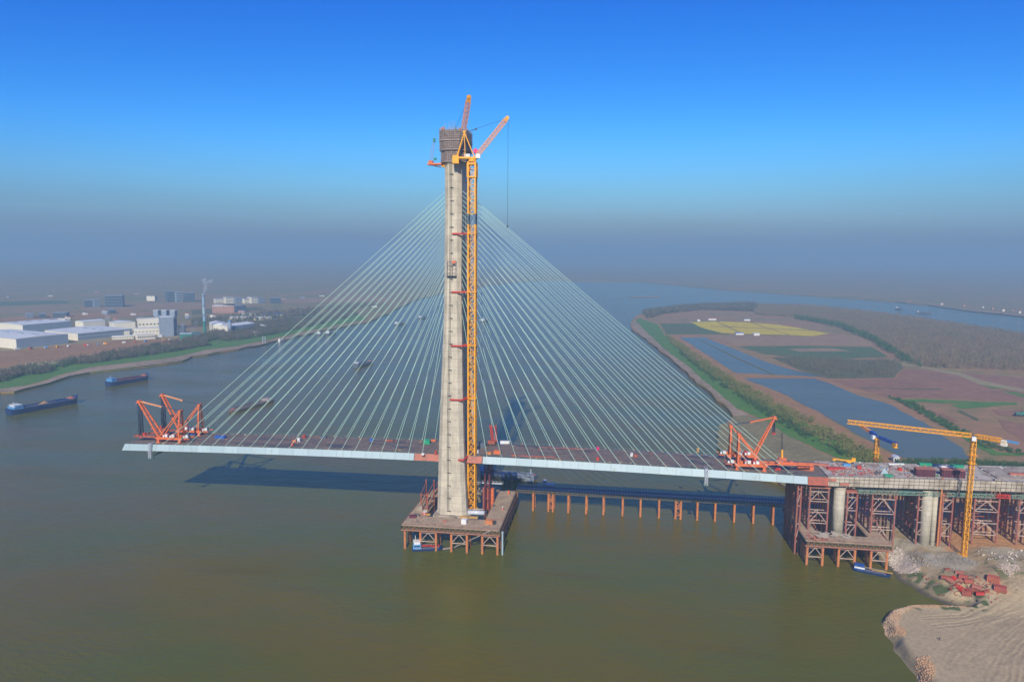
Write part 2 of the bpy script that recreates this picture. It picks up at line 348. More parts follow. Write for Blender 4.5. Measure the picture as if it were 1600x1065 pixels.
M['rape'] = soil('rapeseed_in_bloom', [(0.92, 0.62, 0.01), (0.78, 0.56, 0.02), (0.58, 0.46, 0.03)], 0.01)
M['scrub'] = soil('dry_scrub', [(0.15, 0.13, 0.075), (0.10, 0.12, 0.05), (0.19, 0.15, 0.09)], 0.02)
M['path'] = soil('pale_track', [(0.40, 0.29, 0.2), (0.36, 0.26, 0.18), (0.44, 0.33, 0.24)], 0.05)

# left bank
shoreL = [(-260, 668), (-120, 640), (-40, 624), (0, 612), (22, 611), (40, 606), (75, 598), (108, 587), (140, 581), (200, 574), (258, 567), (285, 563), (300, 556),
          (325, 553), (372, 545), (425, 533), (462, 524), (500, 516), (545, 508), (580, 501), (600, 492), (625, 480), (650, 468), (690, 458), (740, 449), (800, 441)]
S('left_bank_ground', shoreL+[(800, 412), (-260, 406), (-900, 410), (-900, 640)], 1.6, M['landL'], jit=9, seg=28, skirt=-2)
S('beach', shoreL[3:20]+[(545, 507), (500, 514.5), (462, 521.5), (425, 531), (372, 541), (322, 547), (300, 553), (285, 556), (255, 561), (200, 567), (140, 574), (120, 579), (108, 583), (75, 594), (36, 603), (0, 607)], 1.9, M['sand'], jit=14, seg=20)
S('riverside_grass', [(-200, 646), (-60, 620), (0, 607), (36, 602), (75, 592), (108, 581), (140, 573), (200, 566), (255, 560), (285, 555), (322, 546), (372, 540), (425, 529), (462, 520), (520, 509), (575, 498),
                      (560, 490), (500, 500), (462, 506), (420, 514), (372, 522), (330, 528), (280, 533), (200, 549), (140, 560), (70, 570), (0, 582), (-100, 600)], 2.2, M['grass'], jit=6, seg=24)
S('red_earth_plot', [(-200, 590), (0, 575), (50, 566), (110, 560), (170, 551), (235, 543), (300, 536), (290, 528), (215, 531), (150, 533), (100, 537), (0, 548), (-200, 560)], 2.4, M['dirt'], jit=7, seg=25)
S('service_road', [(0, 579), (60, 570.5), (120, 564), (122, 562.6), (60, 568.6), (0, 577)], 2.6, M['path'])
for i, (pp, mm) in enumerate([([(0, 505), (90, 500), (200, 495), (260, 490), (200, 484), (60, 492), (0, 496)], 'dirt'), ([(300, 492), (420, 484), (400, 479), (300, 484)], 'scrub'),
                              ([(120, 478), (300, 472), (420, 478), (330, 482), (130, 486)], 'pinkfield'), ([(430, 492), (520, 486), (570, 480), (500, 480), (420, 486)], 'dirt'),
                              ([(0, 478), (110, 474), (100, 469), (0, 471)], 'crop'), ([(430, 500), (540, 494), (560, 488), (470, 491)], 'crop'), ([(430, 474), (600, 470), (610, 463), (450, 466)], 'pinkfield')]):
    S('field', pp, 2.5+0.1*i, M[mm], jit=6, seg=60)
# far shore of the right-hand channel
S('far_shore', [(800, 441), (850, 438), (1000, 440), (1130, 452), (1300, 464), (1400, 471), (1450, 476), (1520, 486), (1600, 494), (1760, 512), (1900, 500), (1900, 418), (800, 412)], 1.8, M['landL'], jit=10, seg=60, skirt=-2)
S('far_beach', [(1450, 476), (1520, 486), (1600, 494), (1700, 505), (1700, 502), (1600, 491.6), (1520, 484), (1460, 476)], 2.2, M['sand'], jit=4, seg=60)
S('sandbank', [(978, 463), (1030, 462.3), (1034, 464), (990, 464.6)], 0.6, M['sand'], jit=8, seg=40)

# island
S('island_ground', [(1262, 800), (1248, 775), (1215, 752), (1180, 738), (1140, 714), (1122, 692), (1126, 670), (1146, 652), (1138, 638), (1110, 612), (1085, 592), (1062, 571), (1040, 553), (1018, 536), (1000, 523), (987, 513),
                    (985, 504), (993, 494), (1005, 488), (1040, 482), (1100, 477), (1180, 475), (1260, 478), (1340, 485), (1420, 496), (1500, 508), (1600, 523), (1800, 550), (2300, 700), (2300, 800), (1700, 900)], 1.4, M['land'], jit=4, seg=22, skirt=-2)
S('muddy_shore', [(985, 505), (1000, 522), (1040, 552), (1085, 591), (1110, 611), (1138, 637), (1148, 651), (1172, 648), (1150, 638), (1110, 602), (1070, 568), (1036, 543), (1008, 516), (992, 500)], 1.7, M['sand'], jit=3, seg=16)
S('sandbar', [(1122, 690), (1126, 671), (1146, 650), (1165, 648), (1200, 661), (1245, 688), (1300, 713), (1335, 727), (1330, 760), (1250, 770), (1180, 736), (1142, 713)], 2.0, M['mud'], jit=9, seg=12)
S('shore_grass', [(992, 500), (1008, 516), (1036, 543), (1070, 567), (1110, 601), (1150, 637), (1172, 646), (1200, 659), (1246, 687), (1300, 711), (1340, 726), (1385, 726), (1330, 694), (1262, 660),
                  (1190, 621), (1130, 588), (1085, 557), (1050, 532), (1038, 522), (1030, 508), (1000, 497)], 2.3, M['grass'], jit=3, seg=14)
S('levee_road', [(1036, 522), (1062, 525), (1078, 536), (1146, 582), (1215, 611), (1290, 653), (1365, 695), (1408, 718), (1600, 722), (1700, 728), (1700, 732), (1385, 728), (1330, 697), (1262, 662), (1190, 624), (1130, 590), (1085, 559), (1050, 534)], 2.6, M['dirt'], jit=2, seg=14)
S('green_field', [(1032, 505), (1110, 505), (1140, 522), (1040, 522)], 2.7, M['crop'], jit=3, seg=50)
for pp in ([(1078, 503), (1119, 502), (1158, 521), (1128, 520), (1100, 513)], [(1122, 502), (1171, 503.5), (1232, 523), (1162, 521.4)], [(1175, 503.6), (1215, 507), (1262, 514.5), (1296, 521), (1268, 525), (1236, 523.4)]):
    S('rapeseed_field', pp, 3.0, M['rape'], jit=2, seg=50)
S('pink_field', [(1105, 525), (1270, 526), (1340, 524), (1362, 532), (1366, 541), (1300, 539), (1155, 539)], 2.8, M['pinkfield'], jit=2, seg=50)
S('crop_field', [(1152, 541), (1260, 540), (1362, 542), (1388, 557), (1320, 560), (1250, 559), (1196, 553)], 3.0, M['crop'], jit=3, seg=40)
S('ploughed_field', [(1300, 594), (1400, 591), (1412, 577), (1440, 577), (1600, 590), (1640, 600), (1640, 628), (1530, 624), (1465, 621), (1388, 620), (1335, 606)], 2.9, M['plough'], jit=2, seg=30)
S('scrub_field', [(1205, 558), (1400, 563), (1412, 575), (1398, 590), (1290, 591), (1250, 578)], 2.7, M['scrub'], jit=3, seg=30)
S('farm_track', [(1400, 556), (1412, 562), (1408, 570), (1440, 575), (1500, 587), (1530, 600), (1600, 612), (1600, 608), (1535, 594), (1500, 582), (1442, 572), (1420, 568), (1424, 560), (1404, 553)], 3.2, M['path'], jit=1, seg=30)
S('grass_verge', [(1530, 600), (1600, 621), (1650, 634), (1650, 629), (1600, 616), (1540, 599)], 3.1, M['grass'], jit=1, seg=20)
S('grass_patch', [(1486, 632), (1520, 627), (1588, 628), (1590, 632), (1540, 636), (1500, 638)], 3.1, M['grass'], jit=3, seg=15)
S('grass_strip', [(1385, 619), (1420, 626), (1480, 660), (1520, 682), (1560, 706), (1600, 708), (1600, 712), (1550, 710), (1510, 688), (1470, 662), (1415, 632)], 3.1, M['grass'], jit=2, seg=15)
S('roadside_grass', [(1408, 721), (1500, 722), (1640, 726), (1640, 734), (1400, 732)], 3.1, M['grass'], jit=2, seg=15)
S('pond', [(1062, 527), (1078, 527), (1102, 527), (1150, 546), (1200, 566), (1250, 580), (1292, 588), (1230, 588), (1165, 588.5), (1146, 580), (1110, 557)], 2.9, M['pond'], jit=2, seg=20)
S('pond', [(1163, 591), (1272, 591), (1300, 600), (1340, 617), (1392, 632), (1425, 650), (1468, 675), (1505, 700), (1516, 717), (1440, 717), (1412, 715), (1368, 693), (1300, 655), (1220, 613)], 2.9, M['pond'], jit=2, seg=14)
S('pond_dyke', [(1091, 530), (1093, 530), (1155, 560), (1218, 588), (1214, 588), (1150, 560)], 3.2, M['scrub'])
S('pond_causeway', [(1145, 582), (1290, 589), (1292, 591), (1160, 590)], 3.3, M['dirt'], jit=0.5, seg=20)

for i, pp in enumerate([[(1402, 596), (1470, 600), (1600, 610), (1600, 613), (1470, 603)], [(1345, 605), (1470, 607), (1470, 608.5), (1345, 606.5)], [(1440, 640), (1475, 645), (1500, 660), (1480, 656)], [(1500, 640), (1530, 655), (1526, 657), (1495, 642)],
                        [(1110, 509), (1280, 516), (1280, 516.8), (1110, 509.8)], [(1300, 560), (1302, 590), (1306, 590), (1304, 560)], [(1560, 655), (1600, 662), (1600, 690), (1570, 670)]]):
    S('field_ditch', pp, 3.15+.02*i, M['scrub'] if i % 2 else M['plough'], jit=1.5, seg=12)
for i, pp in enumerate([[(1388, 622), (1465, 624), (1530, 627), (1490, 630), (1420, 628)], [(1550, 640), (1600, 640), (1600, 652), (1560, 648)], [(1230, 545), (1300, 544), (1330, 548), (1250, 549)], [(1048, 510), (1100, 512), (1090, 516), (1050, 516)], [(1270, 493), (1330, 500), (1310, 506), (1250, 498)]]):
    S('field_patch', pp, 3.2+.02*i, M[('grass', 'plough', 'pinkfield', 'scrub', 'crop')[i]], jit=5, seg=14)

# near bank: graded heightfield with the construction terrace and the sand spit
shoreN = world_poly([(1262, 745), (1250, 780), (1262, 815), (1300, 850), (1350, 868), (1386, 885), (1398, 903), (1420, 915), (1448, 932), (1478, 944), (1506, 951), (1480, 951), (1440, 950), (1408, 951),
                     (1386, 960), (1378, 972), (1384, 988), (1402, 1020), (1424, 1050), (1440, 1070), (1500, 1140)], 0.0)
shoreN += [(430, -250), (520, -250), (520, 320), (250, 320), (228, 150)]
SN = np.array(shoreN)
def sdist(X, Y):
    d = np.full(X.shape, 1e9); ins = np.zeros(X.shape, bool); n = len(SN)
    for i in range(n):
        a, b = SN[i], SN[(i+1) % n]; e = b-a; L = e@e
        t = np.clip(((X-a[0])*e[0]+(Y-a[1])*e[1])/L, 0, 1)
        d = np.minimum(d, np.hypot(X-a[0]-t*e[0], Y-a[1]-t*e[1]))
        c = ((a[1] > Y) != (b[1] > Y)) & (X < (b[0]-a[0])*(Y-a[1])/(b[1]-a[1]+1e-12)+a[0]); ins ^= c
    return np.where(ins, d, -d)
def sm(x): x = np.clip(x, 0, 1); return x*x*(3-2*x)
def vnoise(X, Y, s, seed=0):
    x, y = X/s, Y/s; xi, yi = np.floor(x).astype(int), np.floor(y).astype(int); fx, fy = sm(x-xi), sm(y-yi)
    def hsh(a, b):
        v = np.sin(a*127.1+b*311.7+seed*74.7)*43758.5453; return v-np.floor(v)
    return (hsh(xi, yi)*(1-fx)+hsh(xi+1, yi)*fx)*(1-fy)+(hsh(xi, yi+1)*(1-fx)+hsh(xi+1, yi+1)*fx)*fy
def land_h(X, Y):
    X, Y = np.asarray(X, float), np.asarray(Y, float); d = sdist(X, Y)+(vnoise(X, Y, 6, 1)-0.5)*2.2
    t = sm((Y+84)/38); top = 3.6+6.2*t+3.2*t*sm((X-283)/14); wdt = 4+17*t
    h = top*sm(d/wdt)
    h = h+(vnoise(X, Y, 9, 2)-0.5)*1.6*t*sm(d/10)*sm((-14-Y)/6)+(vnoise(X, Y, 2.5, 3)-0.5)*0.5*t*sm(d/4)+(vnoise(X, Y, 14, 4)-0.5)*0.6*sm(d/6)
    f = sm((Y-24)/60); h = h*(1-f)+2.6*sm(d/8)*f
    return np.where(d < 0, np.maximum(-2.5, d*0.5), h)
def gz(x, y): return float(land_h(np.array([x]), np.array([y]))[0])
def G(px, py):
    z = 6.0
    for _ in range(12):
        p = PZ(px, py, z); z = 0.5*z+0.5*max(0.0, gz(p.x, p.y))
    p = PZ(px, py, z); return Vector((p.x, p.y, gz(p.x, p.y)))
xs = np.concatenate([np.arange(196, 330, 0.6), np.arange(330, 520, 3.0)]); ys = np.concatenate([np.arange(-185, 30, 0.6), np.arange(30, 166, 3.0)])
X, Y = np.meshgrid(xs, ys); Hh = land_h(X, Y); D = sdist(X, Y)
# wheel tracks fanning over the sand
tracks = [[(1600, 925), (1560, 938), (1500, 958), (1440, 962)], [(1600, 940), (1555, 955), (1510, 968), (1455, 975)], [(1600, 955), (1560, 972), (1525, 990), (1492, 1020), (1478, 1040)],
          [(1600, 975), (1570, 1000), (1548, 1035), (1536, 1062)], [(1600, 1000), (1582, 1022), (1572, 1062)], [(1560, 950), (1530, 968), (1500, 1000), (1470, 1012)], [(1600, 1020), (1590, 1040), (1584, 1064)],
          [(1600, 1042), (1594, 1064)], [(1575, 962), (1520, 985), (1488, 1000), (1470, 1030)], [(1552, 1003), (1520, 1024), (1512, 1036)], [(1600, 948), (1540, 962), (1480, 972)], [(1590, 968), (1562, 986), (1548, 1000), (1540, 1020)],
          [(1585, 958), (1545, 978), (1508, 1003)], [(1600, 990), (1560, 1030)]]
TK = np.full(X.shape, 1e9)
for tr in tracks:
    for off in (0.0, 2.1):
        W_ = [PZ(a, b, 4.2) for a, b in tr]
        for a, b in zip(W_[:-1], W_[1:]):
            e = b-a; L = e.x*e.x+e.y*e.y; n_ = Vector((-e.y, e.x, 0)).normalized()*off; a = a+n_
            t = np.clip(((X-a.x)*e.x+(Y-a.y)*e.y)/L, 0, 1); TK = np.minimum(TK, np.hypot(X-a.x-t*e.x+ (vnoise(X, Y, 7, 8)-0.5)*1.2, Y-a.y-t*e.y+(vnoise(X, Y, 7, 9)-0.5)*1.2))
tk = np.exp(-(TK/0.55)**2); berm = np.exp(-((TK-1.2)/0.5)**2)
spit = 1-sm((Y+62)/16)*(1-sm((X-296)/14)*sm((-34-Y)/14))
Hh = Hh-(tk*0.26-berm*0.10)*spit*sm(D/6)*(0.25+0.75*sm((vnoise(X, Y, 16, 21)-0.35)*4))
sandc = np.array((0.50, 0.385, 0.215)); dirtc = np.array((0.38, 0.28, 0.15)); roadc = np.array((0.54, 0.28, 0.11)); grayc = np.array((0.40, 0.34, 0.23)); mudc = np.array((0.10, 0.085, 0.05)); greenc = np.array((0.09, 0.12, 0.035))
def lerp(a, b, t): return a*(1-t[..., None])+b*t[..., None]
C_ = np.broadcast_to(dirtc, X.shape+(3,)).copy()
C_ = lerp(C_, grayc, sm((vnoise(X, Y, 12, 5)-0.4)*4)*(1-spit)*sm((Y+50)/10))
C_ = lerp(C_, roadc, sm((Y+22)/5)*sm((X-268-(vnoise(X, Y, 10, 6)*12))/8))
C_ = lerp(C_, sandc, spit)
C_ = lerp(C_, greenc, 0.8*sm((vnoise(X, Y, 5, 7)*.6+vnoise(X, Y, 1.7, 17)*.4-0.6)*9)*(1-spit)*sm((-30-Y)/8))
C_ = lerp(C_, mudc, (1-sm((D-1.0)/5.0))*(1-0.45*sm((-88-Y)/6)))
C_ = lerp(C_, greenc, sm((vnoise(X, Y, 3, 11)-0.5)*5)*sm((D-3)/2)*(1-sm((D-9)/3))*sm((Y+84)/6)*(1-sm((Y+40)/6)))
C_ = C_*(1-0.14*(tk*spit)[..., None])
C_ = np.concatenate([C_, np.ones(X.shape+(1,))], -1)
def ground_zone_mat():
    m, nt, b = new_mat('near_bank_ground'); at = nt.nodes.new('ShaderNodeAttribute'); at.attribute_name = 'zone'
    f = nz(nt, wpos(nt), 0.7, 6, 0.75); c = mixc(nt, 0.7, at.outputs['Color'], mixc(nt, ramp(nt, f, 0.3, 0.7), (0.62, 0.62, 0.62), (1.12, 1.1, 1.08)), 'MULTIPLY')
    nt.links.new(c, b.inputs['Base Color']); b.inputs['Roughness'].default_value = 0.95
    bp = node(nt, 'ShaderNodeBump'); bp.inputs['Strength'].default_value = 0.5; bp.inputs['Distance'].default_value = 0.25
    nt.links.new(f, bp.inputs['Height']); nt.links.new(bp.outputs[0], b.inputs['Normal']); return m
ny, nx = X.shape; idx = np.arange(nx*ny).reshape(ny, nx)
Q = np.stack([idx[:-1, :-1], idx[:-1, 1:], idx[1:, 1:], idx[1:, :-1]], -1).reshape(-1, 4)
keep = (Hh.ravel()[Q].max(1) > -2.4); Q = Q[keep]
o = np_mesh('construction_bank', np.stack([X, Y, Hh], -1).reshape(-1, 3), Q, ground_zone_mat(), colors=C_.reshape(-1, 4)); props(o, kind='structure')
o.data.polygons.foreach_set('use_smooth', [True]*len(o.data.polygons))

# ------------------------------------------------------------------ stuff: rocks, thickets, woods
def in_poly(P, poly):
    ins = np.zeros(len(P), bool); n = len(poly)
    for i in range(n):
        a, b = poly[i], poly[(i+1) % n]
        ins ^= ((a[1] > P[:, 1]) != (b[1] > P[:, 1])) & (P[:, 0] < (b[0]-a[0])*(P[:, 1]-a[1])/(b[1]-a[1]+1e-12)+a[0])
    return ins
def gaps(P, s=40, t=0.4): return P[(vnoise(P[:, 0], P[:, 1], s, 31)*0.6+vnoise(P[:, 0], P[:, 1], s/3, 32)*0.4) > t]
def sample(poly, n):
    A = np.array(poly); lo, hi = A.min(0), A.max(0); out = np.zeros((0, 2))
    while len(out) < n:
        P = lo+RNG.random((n*2, 2))*(hi-lo); out = np.concatenate([out, P[in_poly(P, poly)]])
    return out[:n]
OCT = np.array([(1, 0, 0), (-1, 0, 0), (0, 1, 0), (0, -1, 0), (0, 0, 1), (0, 0, -1)], float)
OF = np.array([(0, 2, 4), (2, 1, 4), (1, 3, 4), (3, 0, 4), (2, 0, 5), (1, 2, 5), (3, 1, 5), (0, 3, 5)])
CUB = np.array([(a, b, c) for c in (-1, 1) for a, b in ((-1, -1), (1, -1), (1, 1), (-1, 1))], float)*0.8
CF = np.array([(0, 2, 1), (0, 3, 2), (4, 5, 6), (4, 6, 7), (0, 1, 5), (0, 5, 4), (1, 2, 6), (1, 6, 5), (2, 3, 7), (2, 7, 6), (3, 0, 4), (3, 4, 7)])
def rocks(name, pts, size, mat, label, cat, zf=None, cube=False, lift=0.3):
    B, Fc = (CUB, CF) if cube else (OCT, OF)
    pts = pts+RNG.normal(size=pts.shape)*(0.9 if cube or 'rubble' in name else 0.35)
    n = len(pts); s = size[0]+RNG.random((n, 1, 1))*(size[1]-size[0]); q = RNG.normal(size=(n, 3, 3)); q, _ = np.linalg.qr(q)
    V = (B[None]*(0.6+0.7*RNG.random((n, len(B), 3))))*s*np.array([1, 1, 0.8]); V = np.einsum('nij,nkj->nki', q, V)
    z = zf(pts[:, 0], pts[:, 1]) if zf else np.zeros(n)
    V += np.stack([pts[:, 0], pts[:, 1], z], -1)[:, None]; V[:, :, 2] += s[:, :, 0]*lift
    T = (Fc[None]+(np.arange(n)*len(B))[:, None, None]).reshape(-1, 3)
    return props(np_mesh(name, V.reshape(-1, 3), T, mat), label, cat, None, 'stuff')
def leaf_cloud(name, pts, hts, rad, nleaf, leaf, mat, label, cat, z0=2.5, vert=0.0, zfn=None, trunks=True, kind='stuff'):
    """woody growth: every plant is a cloud of separate small leaf or twig faces spread through its crown, with a stem"""
    n = len(pts); hts = np.asarray(hts); c = RNG.normal(size=(n, nleaf, 3)); c /= np.linalg.norm(c, axis=-1, keepdims=True)
    c *= (0.35+0.65*RNG.random((n, nleaf, 1)))**0.6
    lob = 1+0.35*np.sin(3*np.arctan2(c[..., 1], c[..., 0])+RNG.random((n, 1))*6.3)
    P = np.empty((n, nleaf, 3)); P[..., 0] = pts[:, None, 0]+c[..., 0]*rad*hts[:, None]*lob; P[..., 1] = pts[:, None, 1]+c[..., 1]*rad*hts[:, None]*lob
    zb = np.full(n, z0) if zfn is None else zfn(pts[:, 0], pts[:, 1])
    P[..., 2] = zb[:, None]+hts[:, None]*(0.56+c[..., 2]*0.44)
    a = RNG.normal(size=(n, nleaf, 3)); b = RNG.normal(size=(n, nleaf, 3))
    if vert: a[..., 2] += vert*np.sign(a[..., 2])*3; b *= 0.35
    a /= np.linalg.norm(a, axis=-1, keepdims=True); b /= np.linalg.norm(b, axis=-1, keepdims=True)
    if vert: b *= 0.22
    lf = leaf*(0.6+0.8*RNG.random((n, nleaf, 1)))
    V = np.stack([P-a*lf*0.5-b*lf*0.3, P-a*lf*0.4+b*lf*0.5, P+a*lf*0.6], 2).reshape(-1, 3)
    T = np.arange(len(V)).reshape(-1, 3)
    if trunks:
        tw = 0.02*hts+0.06; z = zb; x, y = pts[:, 0], pts[:, 1]
        TV = np.stack([np.stack([x-tw, y, z-0.3], -1), np.stack([x+tw, y-tw*.5, z-0.3], -1), np.stack([x, y+tw, z-0.3], -1), np.stack([x, y, z+hts*0.85], -1)], 1).reshape(-1, 3)
        TT = np.array([(0, 1, 3), (1, 2, 3), (2, 0, 3)])[None]+(np.arange(n)*4)[:, None, None]+len(V)
        V = np.concatenate([V, TV]); T = np.concatenate([T, TT.reshape(-1, 3)])
    return props(np_mesh(name, V, T, mat), label, cat, None, kind)

M['bush'] = leafy('olive_willow_leaves', (0.11, 0.15, 0.02), (0.24, 0.23, 0.04), (0.22, 0.20, 0.06))
M['bushd'] = leafy('dark_green_leaves', (0.03, 0.09, 0.02), (0.07, 0.14, 0.03))
M['bare'] = leafy('bare_twigs', (0.20, 0.14, 0.08), (0.27, 0.19, 0.11), (0.19, 0.16, 0.08))
M['bareL'] = leafy('budding_twigs', (0.13, 0.115, 0.07), (0.09, 0.12, 0.045), (0.17, 0.13, 0.09))
M['rockpink'] = leafy('salmon_rock', (0.66, 0.38, 0.20), (0.36, 0.24, 0.14), (0.60, 0.42, 0.26))
M['rockwhite'] = leafy('pale_rubble', (0.78, 0.70, 0.60), (0.28, 0.22, 0.16), (0.60, 0.48, 0.38))
M['rockgrey'] = leafy('grey_rubble', (0.35, 0.31, 0.25), (0.24, 0.21, 0.16), (0.42, 0.38, 0.32))

# thicket between the island shore grass and the levee
thick = world_poly([(1040, 523), (1085, 552), (1130, 583), (1190, 617), (1262, 655), (1330, 690), (1384, 723), (1352, 724), (1300, 702), (1250, 672), (1190, 637), (1130, 602), (1085, 568), (1046, 534)], 2.5)
P = gaps(sample(thick, 2000), 14, .38); h = 2.0+5.0*RNG.random(len(P))**1.5; leaf_cloud('willow_thicket', P, h, 0.55, 60, 0.9, M['bush'], 'olive and yellow willow thicket between the shore grass and levee road', 'bushes')
dk = world_poly([(1060, 541), (1130, 592), (1190, 630), (1250, 667), (1300, 697), (1335, 716), (1312, 712), (1250, 680), (1180, 638), (1120, 600), (1062, 552)], 2.5)
P = gaps(sample(dk, 700), 14, .45); h = 2.0+4.5*RNG.random(len(P))**1.5; leaf_cloud('dark_bushes', P, h, 0.6, 60, 0.9, M['bushd'], 'dark green bushes on the river side of the willow thicket', 'bushes')
wood = world_poly([(1180, 478), (1260, 480), (1340, 487), (1420, 498), (1500, 510), (1600, 525), (1680, 537), (1700, 590), (1600, 579), (1445, 574), (1418, 563), (1368, 531), (1312, 508), (1240, 496), (1180, 492)], 2.5)
P = sample(wood, 15000); P = gaps(P, 25, .2); h = (10+5*RNG.random(len(P)))*(0.8+0.35*vnoise(P[:, 0], P[:, 1], 90, 3))
leaf_cloud('poplar_plantation', P, h, 0.22, 16, 3.2, M['bare'], 'brown bare poplar plantation covering the far right of the island', 'woods', vert=1.0)
wb = world_poly([(1004, 489), (1040, 483), (1100, 478), (1180, 476), (1185, 487), (1100, 484), (1040, 490), (1012, 498)], 2.5)
P = sample(wb, 2200); leaf_cloud('shore_woods', P, 10+4*RNG.random(len(P)), 0.3, 14, 3.2, M['bareL'], 'dim woodland strip along the island\'s distant tip', 'woods')
ed = world_poly([(1240, 494), (1312, 507), (1368, 530), (1418, 562), (1440, 573), (1436, 574), (1412, 566), (1362, 534), (1308, 511), (1240, 498)], 2.5)
P = sample(ed, 500); leaf_cloud('woods_edge', P, 8+4*RNG.random(len(P)), 0.35, 20, 2.0, M['bushd'], 'dark green edge of the poplar plantation', 'woods')
sc_ = world_poly([(1210, 560), (1300, 562), (1402, 566), (1398, 588), (1300, 589), (1255, 577)], 2.5)
P = gaps(sample(sc_, 1300), 30, .4); leaf_cloud('young_poplars', P, 7+3*RNG.random(len(P)), 0.22, 16, 2.0, M['bareL'], 'thin young poplars in the strip beside the upper pond', 'woods', vert=1.0)
lb = world_poly([(-60, 610), (0, 597), (50, 589), (110, 572), (180, 563), (250, 553), (330, 539), (430, 522), (500, 507), (560, 492), (545, 486), (480, 497), (420, 503), (350, 515), (310, 527), (240, 541), (150, 557), (70, 571), (0, 583), (-60, 592)], 2.5)
P = gaps(sample(lb, 8500), 45, .42); leaf_cloud('riverside_woods', P, 4+7*RNG.random(len(P))**1.3, 0.3, 42, 1.25, M['bareL'], 'grey green strip of bare trees along the left river bank', 'woods')
lbb = world_poly([(-60, 606), (0, 596), (50, 585), (110, 570), (180, 561), (250, 551), (330, 540), (330, 532), (240, 543), (150, 558), (70, 572), (0, 584)], 2.5)
P = gaps(sample(lbb, 2500), 22, .5); leaf_cloud('shore_scrub', P, 2+3*RNG.random(len(P)), 0.6, 26, 1.2, M['bushd'], 'fresh green scrub scattered at the foot of the left bank woods', 'bushes')
lb2 = world_poly([(300, 512), (420, 500), (520, 488), (600, 476), (560, 476), (430, 488), (300, 500)], 2.5)
P = sample(lb2, 1200); leaf_cloud('distant_grove', P, 6+4*RNG.random(len(P)), 0.35, 14, 3.0, M['bareL'], 'low grove behind the sheds on the left bank', 'woods')
hg = world_poly([(1400, 721), (1500, 721), (1640, 727), (1640, 731), (1500, 727), (1400, 727)], 2.5)
P = sample(hg, 260); leaf_cloud('hedge', P, 2.5+2*RNG.random(len(P)), 0.6, 50, 0.7, M['bushd'], 'low green hedge between the lower pond and the viaduct', 'hedge')
hg = world_poly([(1385, 618), (1430, 630), (1480, 658), (1540, 690), (1600, 706), (1600, 711), (1540, 700), (1470, 664), (1415, 634)], 2.5)
P = sample(hg, 300); leaf_cloud('ditch_bushes', P, 1.8+1.8*RNG.random(len(P)), 0.6, 30, 0.9, M['bushd'], 'green bushes lining the ditch right of the lower pond', 'bushes')
RV = world_poly([(1378, 972), (1390, 958), (1410, 950), (1440, 949), (1475, 950), (1510, 952), (1506, 953.5), (1470, 952.5), (1425, 953), (1408, 962), (1402, 975), (1416, 990), (1412, 997), (1396, 990), (1382, 983)], 2.5)
rocks('revetment_rocks', sample(RV, 2200), (0.18, 0.42), M['rockpink'], 'salmon coloured rocks edging the tip of the sand spit', 'rocks', land_h)
RV = world_poly([(1430, 1030), (1450, 1026), (1460, 1045), (1456, 1063), (1444, 1064), (1434, 1045)], 3)
rocks('loose_rocks', sample(RV, 520), (0.2, 0.55), M['rockpink'], 'small heap of salmon rocks low on the sand spit', 'rocks', land_h)
def gpoly(pix): return [(lambda p: (p.x, p.y))(G(x, y)) for x, y in pix]
RV = gpoly([(1388, 862), (1402, 856), (1415, 868), (1432, 886), (1436, 892), (1412, 894), (1398, 888), (1390, 875)])
rocks('white_rubble', sample(RV, 3000), (0.14, 0.42), M['rockwhite'], 'heap of white rubble beside the right platform at the water', 'rubble', land_h, cube=True)
RV = gpoly([(1402, 856), (1440, 862), (1500, 868), (1530, 878), (1510, 892), (1470, 888), (1438, 884)])
rocks('grey_rubble', sample(RV, 2000), (0.14, 0.5), M['rockgrey'], 'grey broken rubble on the bank below the concrete pier', 'rubble', land_h)
RV = gpoly([(1562, 884), (1586, 880), (1590, 890), (1578, 900), (1568, 892)])
rocks('white_debris', sample(RV, 260), (0.12, 0.4), M['rockwhite'], 'white torn sacks and debris at the right edge of the bank', 'debris', land_h, cube=True)
RV = gpoly([(1525, 862), (1600, 860), (1600, 880), (1545, 876)])
rocks('scattered_debris', sample(RV, 60), (0.2, 0.6), M['rockwhite'], 'scattered pale sheets lying in front of the right falsework', 'debris', land_h, cube=True)
# ------------------------------------------------------------------ haze
mb = MB(); mb.box((0, 6200, 136), (17600, 15200, 277.5))
m = bpy.data.materials.new('haze_air'); m.use_nodes = True; hn = m.node_tree; hn.nodes.clear()
hv = hn.nodes.new('ShaderNodeVolumePrincipled'); ho = hn.nodes.new('ShaderNodeOutputMaterial'); hn.links.new(hv.outputs[0], ho.inputs['Volume'])
hv.inputs['Color'].default_value = (0.36, 0.57, 0.73, 1); hv.inputs['Density'].default_value = 0.00027; hv.inputs['Anisotropy'].default_value = 0.0
props(mb.build('haze', m), kind='stuff')

